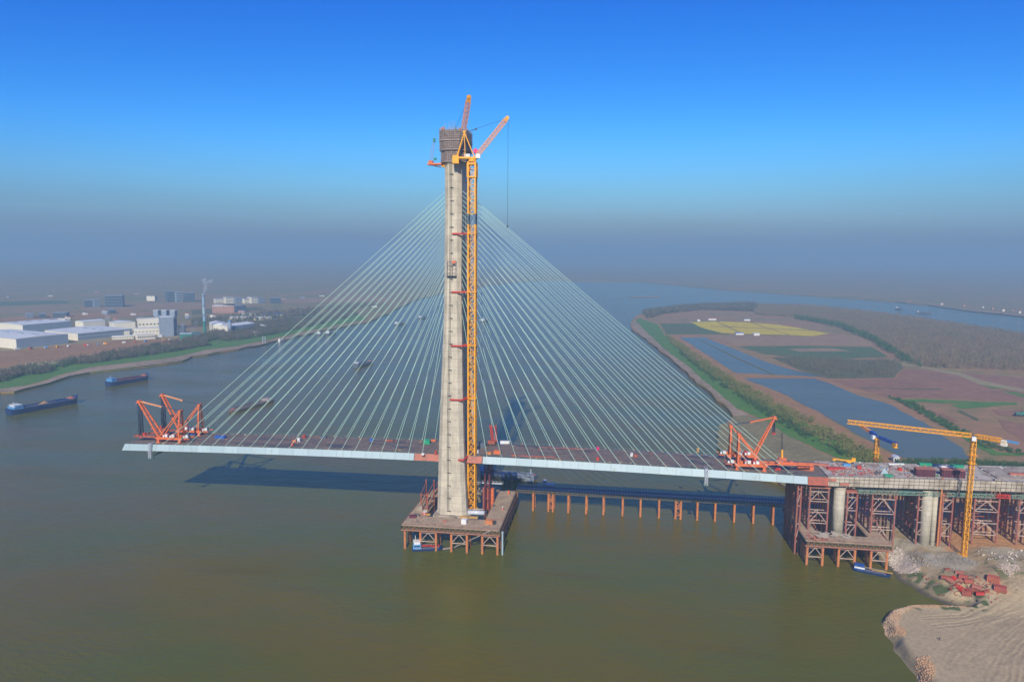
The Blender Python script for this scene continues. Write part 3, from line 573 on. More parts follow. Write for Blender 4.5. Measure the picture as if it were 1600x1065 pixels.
# ------------------------------------------------------------------ bridge tower
def interp(tab, z):
    for (z0, *a), (z1, *b) in zip(tab[:-1], tab[1:]):
        if z0 <= z <= z1:
            t = (z-z0)/(z1-z0); return [p+(q-p)*t for p, q in zip(a, b)]
    return tab[0][1:] if z < tab[0][0] else tab[-1][1:]
LR = [(8, -9.1, 9.2), (15, -9.0, 9.0), (32, -8.9, 7.8), (55, -8.7, 6.4), (85, -8.1, 5.2), (123, -7.2, 4.0), (155, -7.0, 3.1), (226, -7.6, 2.5)]
def leg_front(z): return -10-16*max(0.0, (200-z))/185
def leg_depth(z): return 8.0 if z < 150 else 8.0+(z-150)/50*1.9 if z < 200 else 9.95
def deck_z(x): return 49.2-2.8*(x/212)**2 if x < 206 else 46.56+(x-206)*0.02
t = thing('bridge_tower', 'tall tapering concrete bridge tower with inclined legs rising through the deck', 'bridge tower', (0, 0, 12))
for sgn in (-1, 1):
    mb = MB(); zs = [8, 15, 24, 32, 44, 55, 70, 85, 104, 123, 139, 155, 170, 185, 200, 213, 228]; n = 8
    for z in zs:
        L, Rr = interp(LR, z); yf = leg_front(z); yb = yf+leg_depth(z)
        if z >= 200: yb = -0.04
        c = 2.3; ring = [(L+c, yf), (Rr-c, yf), (Rr, yf+c), (Rr, yb-c*0.5), (Rr-c*0.5, yb), (L+c*0.5, yb), (L, yb-c*0.5), (L, yf+c)]
        if z >= 200: ring = [(L+c, yf), (Rr-c, yf), (Rr, yf+c), (Rr, yb-0.2), (Rr-0.2, yb), (L+0.2, yb), (L, yb-0.2), (L, yf+c)]
        mb.v += [(a, b if sgn < 0 else -b, z) for a, b in ring]
    for k in range(len(zs)-1):
        for i in range(n):
            f = (k*n+i, k*n+(i+1) % n, (k+1)*n+(i+1) % n, (k+1)*n+i); mb.f.append(f if sgn < 0 else f[::-1])
    mb.f += [tuple(range(n-1, -1, -1)), tuple(range((len(zs)-1)*n, len(zs)*n))]
    mb.build('tower_leg', M['concrete'], t)
mb = MB(); mb.box((-1.3, 0, 40.5), (12, 31.5, 5)); mb.build('cross_beam', M['concrete'], t); mb = MB(); mb.box((-2.2, 0, 176), (8.6, 12, 12)); mb.build('cross_beam', M['concrete'], t)
[MB().box((0.3, q_, 14.8), (22, 12, 1.6)).build('pile_cap', M['oldconc'], t) for q_ in (-22, 22)]
mb = MB()   # the dark vertical ladder track with its landings on the river-side face
z = 18
def fx(z): L, Rr = interp(LR, z); return L+(Rr-L)*0.40
while z < 222:
    z2 = min(z+7.6, 222); x1, x2 = fx(z), fx(z2); y1, y2 = leg_front(z)-0.35, leg_front(z2)-0.35
    for d in (-0.45, 0.45): mb.bar((x1+d, y1, z), (x2+d, y2, z2), 0.15)
    for k in range(6):
        u = k/6; mb.bar((x1+(x2-x1)*u-0.45, y1+(y2-y1)*u, z+(z2-z)*u), (x1+(x2-x1)*u+0.45, y1+(y2-y1)*u, z+(z2-z)*u), 0.1)
    mb.box((x1+.5, y1-0.2, z), (2.2, 0.6, 0.14)); mb.bar((x1+1.5, y1-0.4, z-1.2), (x1+1.5, y1-0.4, z), 0.1); z = z2
mb.build('access_ladder', M['dark'], t)

def oct_ring(cx, cy, hx, hy, c): return [(cx-hx+c, cy-hy), (cx+hx-c, cy-hy), (cx+hx, cy-hy+c), (cx+hx, cy+hy-c), (cx+hx-c, cy+hy), (cx-hx+c, cy+hy), (cx-hx, cy+hy-c), (cx-hx, cy-hy+c)]
t = thing('climbing_formwork', 'brown scaffold and formwork cage wrapped round the unfinished tower top', 'formwork', (-2.5, 0, 222))
mb = MB(); mb2 = MB()
for (z0, z1, hx, hy) in ((222.8, 229.2, 7.1, 11.0), (229.6, 234.6, 7.7, 11.6), (234.9, 240.6, 7.8, 11.7)):
    ring = oct_ring(-2.5, 0, hx, hy, 3.4); mb.prism(ring, z0, z1)
    R2 = oct_ring(-2.5, 0, hx+0.35, hy+0.35, 3.5)
    for i in range(8):
        a, b = Vector((*R2[i], 0)), Vector((*R2[(i+1) % 8], 0)); k = max(2, int((b-a).length/1.2))
        for j in range(k):
            p = a.lerp(b, j/k); mb2.bar((p.x, p.y, z0-0.4), (p.x, p.y, z1+1.1), 0.13)
        for zz in np.arange(z0, z1+1.2, 1.25): mb2.bar((a.x, a.y, zz), (b.x, b.y, zz), 0.13)
        for zz in (z0-0.2,): mb2.bar((a.x, a.y, zz), (b.x, b.y, zz), 0.5, 0.25)
mb.build('formwork_panels', M['rebar'], t); mb2.build('scaffold_tubes', M['rebarline'], t)
mb = MB()
for k in range(46):
    x = -9.5+random.random()*13; y = random.choice((-10.5, 10.5, -6, 3)); mb.bar((x, y, 238), (x+random.uniform(-.3, .3), y, 243+random.random()*3.4), 0.11)
mb.build('starter_bars', M['greyblue'], t)['kind'] = 'stuff'
mb = MB(); mb.box((-12.6, -10, 221.2), (8.5, 5, 0.9)); mb.box((-15, -11, 222.4), (2.5, 2, 1.6)); mb.bar((-16.4, -12, 221), (-9, -10, 219.4), 0.4); mb.build('side_platform', M['orange'], t)
mb = MB(); mb.bar((-15.4, -12.4, 222), (-13, -12.4, 236), 0.16); mb.bar((-14.2, -12.4, 222), (-12, -12.4, 236), 0.16); mb.build('mast_rails', M['redprim2'], t)
MB().box((-12.2, -12.3, 224), (1.4, 1.2, 1.2)).build('green_net', M['greenbox'], t); MB().box((-12.6, -12.6, 234.5), (1.2, 1.2, 2)).build('green_net', M['greenbox'], t)
mb = MB()
for _ in range(16): mb.box((-2.5+random.uniform(-8, 8), random.uniform(-12, 6), 241.2+random.random()*.6), (random.uniform(.6, 1.8), random.uniform(.6, 1.6), random.uniform(.8, 1.8)))
mb.build('deck_clutter', M['redprim2'], t)['kind'] = 'stuff'

t = thing('hanging_work_cage', 'rusty suspended work cage halfway up the near face of the tower', 'work cage', (-2.5, -16, 158))
mb = MB(); a = PY(699, 431, -14.5); b = PY(713, 406, -13.5)
zz0, zz1 = a.z, b.z; yc = leg_front(zz0)-1.2
for x in (a.x, a.x+2.1, b.x-2.1, b.x):
    for y in (yc-0.5, yc+0.5): mb.bar((x, y, zz0), (x, y, zz1), 0.16)
for zz in np.arange(zz0, zz1+0.1, (zz1-zz0)/4):
    for y in (yc-0.5, yc+0.5): mb.bar((a.x, y, zz), (a.x+2.1, y, zz), 0.13); mb.bar((b.x-2.1, y, zz), (b.x, y, zz), 0.13)
mb.build('cage_frame', M['rebarline'], t)
mb = MB(); mb.box(((a.x+b.x)/2, yc, zz0), (b.x-a.x+0.6, 1.6, 0.5)); mb.build('cage_floor', M['dark'], t)
mb = MB(); mb.box((b.x-1, yc-.3, zz1-1.2), (1.8, .8, 1.6)); mb.build('orange_panel', M['orange'], t)

# ------------------------------------------------------------------ deck
t = thing('bridge_deck', 'long cantilevered bridge deck with pale blue side fairing and red end segments', 'bridge deck', (0, 0, 46))
XL, XR = -217.5, 203.0
def seg(xa, xb, fn, step=6.0):
    n = max(1, int(abs(xb-xa)/step)); return [xa+(xb-xa)*i/n for i in range(n+1)]
def strip(mb, xs_, prof):
    """sweep the profile [(y, dz)...] along x following the deck's crown"""
    k = len(prof); b0 = len(mb.v)
    for x in xs_: mb.v += [(x+(p[2] if len(p) > 2 else 0), p[0], deck_z(x)+p[1]) for p in prof]
    for i in range(len(xs_)-1):
        for j in range(k):
            mb.f.append((b0+i*k+j, b0+i*k+(j+1) % k, b0+(i+1)*k+(j+1) % k, b0+(i+1)*k+j))
    mb.f += [tuple(b0+j for j in range(k))[::-1], tuple(b0+(len(xs_)-1)*k+j for j in range(k))]
    return mb
mb = MB(); strip(mb, seg(XL, 214, 0), [(-15.0, 0), (-15.0, -0.5), (15.0, -0.5), (15.0, 0)]); mb.build('deck_slab', M['deck'], t)
mb = MB()
for s in (-1, 1): strip(mb, seg(XL, 214, 0), [(s*14.9, 0.06), (s*14.9, -0.4), (s*15.9, -0.4), (s*15.9, 0.06)][::s])
mb.build('edge_strip', M['edge'], t)
def fairing(xa, xb, mat, dep=4.0, slant=(0, 0)):
    for s in (-1, 1):
        mb = MB(); xs_ = seg(xa, xb, 0); k = 4; pr = [(15.9, -0.02), (14.5, -0.6), (14.5, -dep+0.1), (17.2, -dep)]
        for i, x in enumerate(xs_):
            for (y, dz) in pr:
                sx = (slant[0] if i == 0 else 0)+(slant[1] if i == len(xs_)-1 else 0)
                mb.v.append((x+sx*(-dz/dep), s*y, deck_z(x)+dz))
        for i in range(len(xs_)-1):
            for j in range(k):
                f = (i*k+j, i*k+(j+1) % k, (i+1)*k+(j+1) % k, (i+1)*k+j); mb.f.append(f if s < 0 else f[::-1])
        mb.f += [(3, 2, 1, 0), tuple((len(xs_)-1)*k+j for j in range(4))]
        mb.build('side_fairing', mat, t)
fairing(XL, -25.2, M['fairing'], 4.0, (-1.5, 0)); fairing(17.2, XR, M['fairing'], 4.1)
fairing(-24.9, -9.4, M['redprim2'], 4.0); fairing(6.6, 16.9, M['redprim2'], 4.0); fairing(XR+0.2, 214, M['redprim'], 4.5)
mb = MB(); strip(mb, seg(XL-0.5, 214, 0), [(-14.4, -3.9), (-13, -4.2), (13, -4.2), (14.4, -3.9)]); mb.build('soffit', M['fascia'], t)
for s, xa_, xb_ in ((-1, XL+1, -10), (-1, 9, 212), (1, XL+1, 212)):
    mb = MB(); x = xa_
    while x < xb_:
        if abs(x) > 9 or s > 0: mb.bar((x, s*15.6, deck_z(x)), (x, s*15.6, deck_z(x)+1.1), 0.09); mb.bar((x, s*15.6, deck_z(x)+1.05), (min(x+3, 212), s*15.6, deck_z(x+3)+1.05), 0.05)
        x += 3
    mb.build('guard_rail', M['bailey'], t)
# cable anchorages and cables
xl0, xl1 = PY(255, 691, -15.4).x, PY(660, 709, -15.4).x; xr0, xr1 = PY(761, 713, -15.4).x, PY(1238, 741, -15.4).x
ZT, ZB = PY(692, 298, -9).z, PY(690, 492, -13).z
NC = 21
bd = bpy.data.objects['bridge_deck']; anch = None
cab_mesh = []
sides = {-1: 'near side', 1: 'far side'}
for half in (-1, 1):
    for s in (-1, 1):
        for i in range(NC):
            u = i/(NC-1)                                    # 0 = innermost
            x = (xl1+(xl0-xl1)*u) if half < 0 else (xr0+(xr1-xr0)*u)
            zt = ZB+(ZT-ZB)*(u**0.72); L, Rr = interp(LR, zt)
            p = Vector((x, s*15.4, deck_z(x)+0.2)); q = Vector((L if half < 0 else Rr, s*-(leg_front(zt)+4.0), zt))
            if anch is None: anch = MB().box((0, 0, 0), (0.8, 0.6, 0.5)).build('cable_anchor', M['oldconc'], None); anch.parent = bd; ac = anch
            else: ac = anch.copy(); COL.objects.link(ac)
            ac.location = Vector((x, s*15.4, deck_z(x)+0.25))-ORG['bridge_deck']
            mb = MB(); n = 12; sag = 0.0012*(q-p).length_squared**0.5; pts = [p.lerp(q, k/n)-Vector((0, 0, 4*sag*(k/n)*(1-k/n))) for k in range(n+1)]
            for a, b in zip(pts[:-1], pts[1:]): mb.tube(a-p, b-p, 0.13, 6, caps=False)
            me_o = mb.build('stay_cable', M['cable'], smooth=True); me_o.location = p
            where = 'left' if half < 0 else 'right'
            nm = 'steepest innermost' if i == 0 else 'outermost longest' if i == NC-1 else ORD[i+1]+' from the tower'
            lab = f'pale stay cable on the {sides[s]} of the {where} half, {nm}'
            props(me_o, lab, 'stay cable', 'stay cables fanning from the tower to the deck')

# ------------------------------------------------------------------ luffing tower cranes at the tower
def luffing_crane(loc, z0, z1, az, ang, jl, label, ties=False, tip=None, hook=True):
    t = thing('luffing_crane', label, 'tower crane', (loc[0], loc[1], z0)); x, y = loc
    ca, sa = math.cos(az), math.sin(az); D = Vector((ca, sa, 0)); Nn = Vector((-sa, ca, 0)); top = Vector((x, y, z1))
    h = 2.05; mb = MB(); zb1, zb2 = 186.5, 192.5
    def mast(a, b, name, mat):
        mb = MB(); n = max(1, int(round((b-a)/4.2)))
        for sx in (-1, 1):
            for sy in (-1, 1): mb.bar((x+sx*h, y+sy*h, a), (x+sx*h, y+sy*h, b), 0.78 if name == 'mast' else 0.6)
        for i in range(n):
            za, zb = a+(b-a)*i/n, a+(b-a)*(i+1)/n
            cs = [(-h, -h), (h, -h), (h, h), (-h, h)]
            for j in range(4):
                c0, c1 = cs[j], cs[(j+1) % 4]; mb.bar((x+c0[0], y+c0[1], za), (x+c1[0], y+c1[1], za), 0.26)
                if i % 2: c0, c1 = c1, c0
                mb.bar((x+c0[0], y+c0[1], za), (x+c1[0], y+c1[1], zb), 0.3)
            mb.box((x-0.5, y+0.2, za+0.1), (1.6, 1.2, 0.12)); mb.bar((x-1.2, y-.6, za), (x+1.2, y-.6, zb), 0.35, .12)
        return mb.build(name, mat, t)
    if z0 < zb1 < z1: mast(z0, zb1, 'mast', M['yellow']); mast(zb1, zb2, 'mast_section', M['darkgrey']); mast(zb2, z1, 'mast', M['yellow'])
    else: mast(z0, z1, 'mast', M['yellow'])
    mb = MB(); mb.box((x, y, z0-0.2), (6.4, 6.4, 1.0)); mb.build('base_frame', M['yellow'], t)
    mb = MB()
    mb.tube((x, y, z1), (x, y, z1+1.6), 2.3, 14); mb.box((x, y, z1-1.2), (5.2, 5.2, 1.0)); mb.box((x, y, z1-8.6), (5.4, 5.4, .8)); [mb.bar((x+a*2.6, y+b*2.6, z1-8.6), (x+a*2.6, y+b*2.6, z1-1), .35) for a in (-1, 1) for b in (-1, 1)]; mb.build('climbing_collar', M['yellow'], t)
    mb = MB(); c = top-D*3.5+Vector((0, 0, 2.2)); mb.box(c, (13.5, 3.6, 1.0), az); c = top-D*9.5+Vector((0, 0, 1.2)); mb.build('slewing_platform', M['yellow'], t)
    mb = MB(); mb.box(c, (3.6, 4.4, 4.6), az); mb.build('counterweight', M['yellow'], t)
    mb = MB(); apex = top-D*4.6+Vector((0, 0, 16.5))
    for s in (-1, 1):
        mb.bar(top+D*1.2+Nn*s*1.5+Vector((0, 0, 2.6)), apex+Nn*s*0.6, 0.5); mb.bar(top-D*9.0+Nn*s*1.5+Vector((0, 0, 2.6)), apex+Nn*s*0.6, 0.5)
        mb.bar(top-D*4+Nn*s*1.5+Vector((0, 0, 2.6)), apex+Nn*s*0.6, 0.34)
    for k in (0.3, 0.55, 0.8): mb.bar((top+D*1.2+Nn*1.5+Vector((0, 0, 2.6))).lerp(apex, k), (top+D*1.2-Nn*1.5+Vector((0, 0, 2.6))).lerp(apex, k), 0.3)
    mb.box(apex+Vector((0, 0, 0.3)), (1.6, 2.0, 1.0), az); mb.build('a_frame', M['yellow'], t)
    jb = top+D*2.4+Vector((0, 0, 3.2)); jt = tip if tip is not None else jb+(D*math.cos(ang)+Vector((0, 0, math.sin(ang))))*jl
    mb = MB(); jd = (jt-jb); mb.lattice(jb+jd*0.04, jt-jd*0.07, 2.3, 22, 0.34, 0.2); mb.build('jib', M['jib'], t)
    mb = MB(); mb.lattice(jt-jd*0.085, jt, 1.7, 3, 0.4, 0.3); mb.box(jt, (1.6, 1.4, 1.6), az); mb.build('jib_head', M['yellow'], t)
    mb = MB(); mb.tube(jb-Nn*1.2, jb+Nn*1.2, 0.7, 10); mb.lattice(jb, jb+jd*0.05, 1.8, 2, 0.4, 0.3); mb.build('jib_foot', M['jib'], t)
    mb = MB(); d1 = top+D*1.8+Nn*0.6+Vector((0, 0, 6.2)); mb.tube(d1-Nn*1.6, d1+Nn*1.6, 1.35, 14); mb.build('hoist_drum', M['pink'], t)
    mb = MB(); mb.box(top+D*3.4-Nn*2.2+Vector((0, 0, 3.0)), (2.4, 1.8, 2.4), az); mb.build('operator_cab', M['white'], t)
    mb = MB(); mb.box(top-D*3+Nn*0.4+Vector((0, 0, 3.6)), (3.2, 2.2, 1.8), az); mb.build('winch_housing', M['silver'], t)
    mb = MB(); mb.tube(apex, jt-jd*0.02, 0.1, 5); mb.tube(apex+Vector((0, 0, -.8)), apex.lerp(jt, 0.26)-Vector((0, 0, 0.4)), 0.14, 5); mb.box(apex.lerp(jt, 0.27)-Vector((0, 0, .4)), (1.0, .7, .9)); mb.build('luffing_ropes', M['rope'], t)
    if hook: mb = MB(); mb.tube(jt+Vector((0.4, 0, 0)), jt+Vector((0.4, 0, -jt.z+hook)), 0.085, 4); mb.box(jt+Vector((.4, 0, -jt.z+hook-.6)), (.9, .5, 1.4)); mb.build('hoist_rope', M['rope'], t)
    return t
tip = PY(793, 184, -9)
mx, my = 10.0, -13.0
c1 = luffing_crane((mx, my), 15.0, 222.0, math.radians(8), 0, 38, 'yellow luffing crane with mast standing right beside the bridge tower', tip=tip, hook=PY(794, 352, -9).z)
mb = MB()
for py in (365, 456, 539, 621, 711):
    z = PY(735, py, my).z; xf = fx(z)+1.0; yf = leg_front(z)-0.5
    tb = MB(); tb.box((mx, my, z), (5.6, 5.6, 0.5)); mbt = tb.build('mast_collar', M['yellow'], c1)
    Lz, Rz = interp(LR, z); yw = leg_front(z)-0.7; cr = Vector((Rz+.1, yw-.1, z)); xf = xf if py < 700 else Rz-3
    tb = MB(); tb.bar((mx-2.2, my-2.0, z), cr, 0.75, 0.9); tb.bar(cr, (xf, yw, z), 0.75, 0.9); tb.bar((mx-2.2, my+1.6, z), (Rz+.2, leg_front(z)+4.5, z), .6, .9); tb.bar((mx-2.2, my-1.8, z-.1), (Rz+.5, leg_front(z)+2, z), 0.5, 0.8)
    tb.build('wall_tie', M['red'], c1)
tip2 = PY(733, 151, 14)
c2 = luffing_crane((-9.5, 31.0), 15.0, 226.0, math.radians(-35), 0, 38, 'second luffing crane behind the tower, only its steep jib and drum showing', tip=Vector((tip2.x, 14, tip2.z)), hook=False)

# ------------------------------------------------------------------ derrick cranes on the deck ends
def derrick(x0, y, sx, label, jibtip=None, lowered=False):
    zb = deck_z(x0)+3.2; t = thing('derrick_crane', label, 'derrick crane', (x0, y, deck_z(x0)), 'orange derrick cranes at the deck ends')
    # sx: direction the jib points; foot at x0, back mast 14.5 m behind
    bx = x0-sx*14.5; w2 = 2.9
    mb = MB()
    for s in (-1, 1):
        mb.box(((x0+bx)/2, y+s*w2, zb), (18, 0.9, 1.5)); mb.bar((bx-sx*3, y+s*w2, zb), (bx-sx*7, y+s*w2, zb+.3), 0.5)
    for xx in (x0+sx*1.2, x0-sx*7, bx): mb.box((xx, y, zb-0.1), (0.9, w2*2, 1.1))
    mb.build('base_frame', M['orange'], t)
    for xx in (x0, bx-sx*.4):
        for s in (-1, 1):
            lm = MB(); lm.box((xx, y+s*w2, zb-1.9), (1.6, 1.3, 2.4)); lm.box((xx, y+s*w2, zb-3.0), (2.6, 1.8, 0.5)); lm.build('foot', M['redprim'] if s > 0 else M['orange'], t)
    mt = Vector((bx, y, zb+17.6))
    mb = MB()
    for s in (-1, 1):
        mb.bar((bx, y+s*w2, zb+.6), mt+Vector((0, s*1.2, 0)), 0.75); mb.bar((bx+sx*1.6, y+s*w2, zb+.6), mt+Vector((sx*.2, s*1.2, -.5)), 0.3)
    for k in (0.3, 0.55, 0.8): mb.bar(Vector((bx, y-w2, zb)).lerp(mt, k), Vector((bx, y+w2, zb)).lerp(mt, k), 0.35)
    mb.box(mt, (1.8, 3.4, 1.4)); mb.build('back_mast', M['orange'], t)
    mb = MB()
    for s in (-1, 1): mb.bar((x0-sx*.4, y+s*w2, zb+.6), mt+Vector((sx*.4, s*1.2, 0)), 0.62)
    mb.bar((x0-sx*5, y-w2+.6, zb+6.2), (x0-sx*5, y+w2-.6, zb+6.2), .35)
    mb.build('mast_strut', M['orange'], t)
    ft = Vector((x0+sx*.3, y, zb+1.0))
    if lowered:
        jt = ft+Vector((sx*27, 0, 0.4)); mb = MB()
        for s in (-1, 1): mb.bar(ft+Vector((0, s*w2*.8, 0)), jt+Vector((0, s*1.3, 0)), 0.8)
        for k in (0.12, .3, 0.5, 0.7, .9): mb.bar(ft.lerp(jt, k)+Vector((0, -w2*.7, 0)), ft.lerp(jt, k)+Vector((0, w2*.7, 0)), 0.5)
        mb.box(ft.lerp(jt, 0.45)+Vector((0, 0, .6)), (9, 3, .8)); mb.build('jib', M['orange'], t)
        mb = MB(); mb.box(ft.lerp(jt, .32)+Vector((0, 0, 1.6)), (4, 2, 1.4)); mb.build('jib_winch', M['redprim2'], t); mb = MB(); mb.box(ft.lerp(jt, .55)+Vector((0, 0, 1.3)), (2, 2.6, 1)); mb.build('jib_winch', M['redprim2'], t)
    else:
        jt = jibtip if jibtip is not None else ft+Vector((sx*11.5, 0, 22)); mb = MB()
        for s in (-1, 1): mb.bar(ft+Vector((0, s*w2*.85, 0)), jt+Vector((0, s*1.0, 0)), 0.95)
        for k in (0.2, 0.4, 0.6, 0.8): mb.bar(ft.lerp(jt, k)-Vector((0, w2*.85*(1-k)+1.0*k, 0)), ft.lerp(jt, k)+Vector((0, w2*.85*(1-k)+1.0*k, 0)), 0.4)
        mb.box(jt+Vector((0, 0, .1)), (1.9, 3.0, 1.5)); mb.bar(jt+Vector((0, -1.2, 0)), jt+Vector((sx*1.7, -1.2, -1)), .5); mb.bar(jt+Vector((0, 1.2, 0)), jt+Vector((sx*1.7, 1.2, -1)), .5)
        mb.build('jib', M['orange'], t)
        e = jt.lerp(mt, 0.53); mb = MB()
        for s in (-1, 1): mb.bar(jt+Vector((0, s*.7, .2)), e+Vector((0, s*.35, 0)), 0.55)
        mb.box(e, (1.2, 1.6, .9)); mb.build('pendant_link', M['jib'] if sx < 0 else M['orange'], t)
        mb = MB()
        for s in (-.5, .5): mb.tube(e+Vector((0, s, 0)), mt+Vector((0, s, .4)), 0.2, 5)
        hz = deck_z(x0)+3 if sx < 0 else jt.z-9.5; 
        for s in (-.8, .8):
            for dx in ((-1.1, 1.0) if sx < 0 else (-.5, .5)): mb.tube(jt+Vector((dx*.6, s, -.5)), (jt.x+dx, y+s, hz), 0.36 if sx < 0 else .22, 5)
        mb.build('ropes', M['rope'], t)
        mb = MB(); mb.box((jt.x, y, hz), (1.8, 1.4, 1.6)); mb.build('hook_block', M['red'], t)
    for k, xx in enumerate((x0-sx*4.5, x0-sx*9.2, bx-sx*4.2)):
        mb = MB(); mb.tube((xx-.6, y-w2*.4, zb+1.6), (xx-.6, y+w2*.6, zb+1.6), 1.0, 10)
        wm = mb.build('winch', M['red'] if k < 2 else M['dark'], t)
        mb = MB(); mb.box((xx+.9, y-w2*.75, zb+1.7), (1.7, 1.4, 1.7)); mb.box((xx-1.0, y-w2*.75, zb+1.3), (1.0, 1.2, 1.2)); mb.build('winch_motor', M['white'], t)
    return t
xf = PY(250, 676, -10).x
derrick(xf, -9.0, -1, 'orange derrick crane at the left deck tip, nearer of the two', Vector((PY(218, 627, -9).x, -9, PY(218, 627, -9).z)))
p = PY(254, 617, 10.5); derrick(p.x+12.3, 10.5, -1, 'orange derrick crane at the left deck tip, farther of the two', Vector((p.x, 10.5, p.z)))
p = PY(1210, 652, 10); derrick(p.x-10.5, 10.0, 1, 'orange derrick crane at the right deck end with its jib raised', p)
derrick(PY(1193, 716, -9).x, -9.0, 1, 'orange derrick crane at the right deck end with its jib lowered flat', lowered=True)
t = thing('lifting_beam', 'red lifting beam hanging low beyond the left deck tip', 'lifting beam', (PY(226, 680, -9).x, -9, 48))
mb = MB(); q = PY(226, 681, -9); zq = q.z
mb.box((q.x+1, -9, zq), (15, 1.6, 1.2)); mb.box((q.x-6, -7, zq), (1, 7, 1)); mb.box((q.x+8, -4, zq), (1, 14, 1)); mb.bar((q.x-5, -5, zq), (q.x+9, 9.5, zq), 1.1); mb.box((q.x-2, 10.5, zq), (13, 1.6, 1.2))
mb.build('beam', M['redprim'], t); mb = MB(); mb.box((q.x, -9, zq+1.4), (1.6, 1.4, 1.8)); mb.box((q.x-1, 10.5, zq+1.4), (1.6, 1.4, 1.8)); mb.build('shackle', M['red'], t)
for px_, lab in ((236, 'pale grey access cradle hanging off the left part of the deck edge'), (1105, 'pale grey access cradle hanging off the right part of the deck edge')):
    x = PY(px_, 700, -17).x; z = deck_z(x)
    t = thing('access_cradle', lab, 'access cradle', (x, -17.9, z-9)); mb = MB(); mb.lattice((x, -18.2, z+1.0), (x, -18.2, z-8.2), 1.5, 8, 0.2, 0.14); mb.bar((x-.6, -18.2, z+.9), (x-.6, -13.5, z+.9), 0.25); mb.bar((x+.6, -18.2, z+.9), (x+.6, -13.5, z+.9), 0.25)
    mb.build('ladder_frame', M['silver'], t); mb = MB(); mb.box((x, -17.6, z-8.4), (2.6, 2.6, .3)); mb.lattice((x+1, -17.6, z-7), (x+1, 4, z-6.5), 1.0, 14, .15, .1); mb.build('walkway', M['bailey'], t)

# ------------------------------------------------------------------ trestle road and work platforms
def platform(name, label, outline_boxes, z, pile_rows, brace_rows, mats, loc):
    t = thing(name, label, 'work platform', loc)
    mb = MB()
    for (x0, y0, x1, y1) in outline_boxes: mb.box(((x0+x1)/2, (y0+y1)/2, z-0.2), (x1-x0, y1-y0, 0.4))
    mb.build('deck_plates', M['plank'], t)
    mb = MB()
    for (x0, y0, x1, y1) in outline_boxes:
        for (a, b) in (((x0, y0), (x1, y0)), ((x1, y0), (x1, y1)), ((x0, y1), (x1, y1)), ((x0, y0), (x0, y1))):
            L = math.hypot(b[0]-a[0], b[1]-a[1]); n = max(1, int(L/1.5)); A, B = Vector((*a, z-.5)), Vector((*b, z-.5)); dn = Vector((0, 0, -2.2)); inn = Vector(((x0+x1)/2-a[0], (y0+y1)/2-a[1], 0))*0.003
            mb.bar(A, B, .4); mb.bar(A+dn, B+dn, .4)
            for i in range(n): P0, P1 = A.lerp(B, i/n), A.lerp(B, (i+1)/n); mb.bar(P0, P0+dn, .3); mb.bar(P0 if i % 2 else P0+dn, P1+dn if i % 2 else P1, .26)
    mb.build('truss_girders', M['olive'], t)
    mb = MB()
    for (x0, y0, x1, y1) in outline_boxes: mb.box(((x0+x1)/2, (y0+y1)/2, z-3.1), (x1-x0+.6, y1-y0+.6, 0.45))
    mb.build('cross_girders', M['redprim2'], t)
    for (x, y) in pile_rows:
        mb = MB(); mb.tube((x, y, -3), (x, y, z-3.35), 0.72, 10); mb.build('pile', mats, t, smooth=False)
    for (a, b) in brace_rows:
        mb = MB(); za, zb = z-4.6, z-9.8; A0, A1 = Vector((*a, za)), Vector((*a, zb)); B0, B1 = Vector((*b, za)), Vector((*b, zb)); mid = A0.lerp(B0, .5)
        mb.bar(A0, B0, .42); mb.bar(A1, B1, .42); mb.bar(A1, mid, .32); mb.bar(B1, mid, .32)
        mb.build('brace', M['brace'], t)
    for (x0, y0, x1, y1) in outline_boxes:
        mb = MB()
        for (a, b) in (((x0, y0), (x1, y0)), ((x1, y0), (x1, y1)), ((x0, y0), (x0, y1))):
            L = math.hypot(b[0]-a[0], b[1]-a[1]); n = max(1, int(L/2)); A, B = Vector((*a, z)), Vector((*b, z)); up = Vector((0, 0, 1.1))
            mb.bar(A+up, B+up, .07); mb.bar(A+up*.5, B+up*.5, .05)
            for i in range(n+1): mb.bar(A.lerp(B, i/n), A.lerp(B, i/n)+up, .08)
        mb.build('guard_rail', M['redprim2'], t)
    return t
PXs = [-23.6, -14.4, -5.2, 3.8, 12.9, 21.8, 30.6]
piles = [(x, -42.3) for x in PXs]+[(x, -33.5) for x in PXs[::2]]+[(30.6, y) for y in (-30, -20, -10, 0, 10, 20)]+[(22.5, y) for y in (-20, 0, 20)]+[(-23.6, y) for y in (-30, -14, 2)]
platform('work_platform', 'tan U-shaped work platform on orange piles round the tower foot', [(-25, -44.2, 32, -29), (21.3, -28.99, 32, 25), (-25, -28.99, -15, 10)], 15.0, piles,
         [((PXs[1], -42.4), (PXs[2], -42.4)), ((PXs[3], -42.4), (PXs[4], -42.4)), ((PXs[5], -42.4), (PXs[6], -42.4))]+[((30.6, -40+k*10), (30.6, -30+k*10)) for k in range(0, 6)], M['rust'], (3, -36, 12))
p2x = [202, 210.2, 218.6, 227, 235.4, 243.6]
platform('work_platform', 'tan work platform on orange piles beneath the viaduct end', [(200.5, -29.6, 245, -19), (200.5, -18.99, 209.5, 26), (236, -18.99, 245, 22)], 14.6, [(x, -27.6) for x in p2x]+[(x, -20.5) for x in p2x[::2]]+[(202, y) for y in (-16, -6, 4, 14, 24)],
         [((p2x[0], -27.7), (p2x[1], -27.7)), ((p2x[2], -27.7), (p2x[3], -27.7)), ((p2x[4], -27.7), (p2x[5], -27.7)), ((202, -16), (202, -6)), ((202, 4), (202, 14))], M['rust'], (222, -24, 12))
t = thing('trestle_bridge', 'long low trestle road on single orange piles behind the main deck', 'trestle bridge', (120, 35, 12))
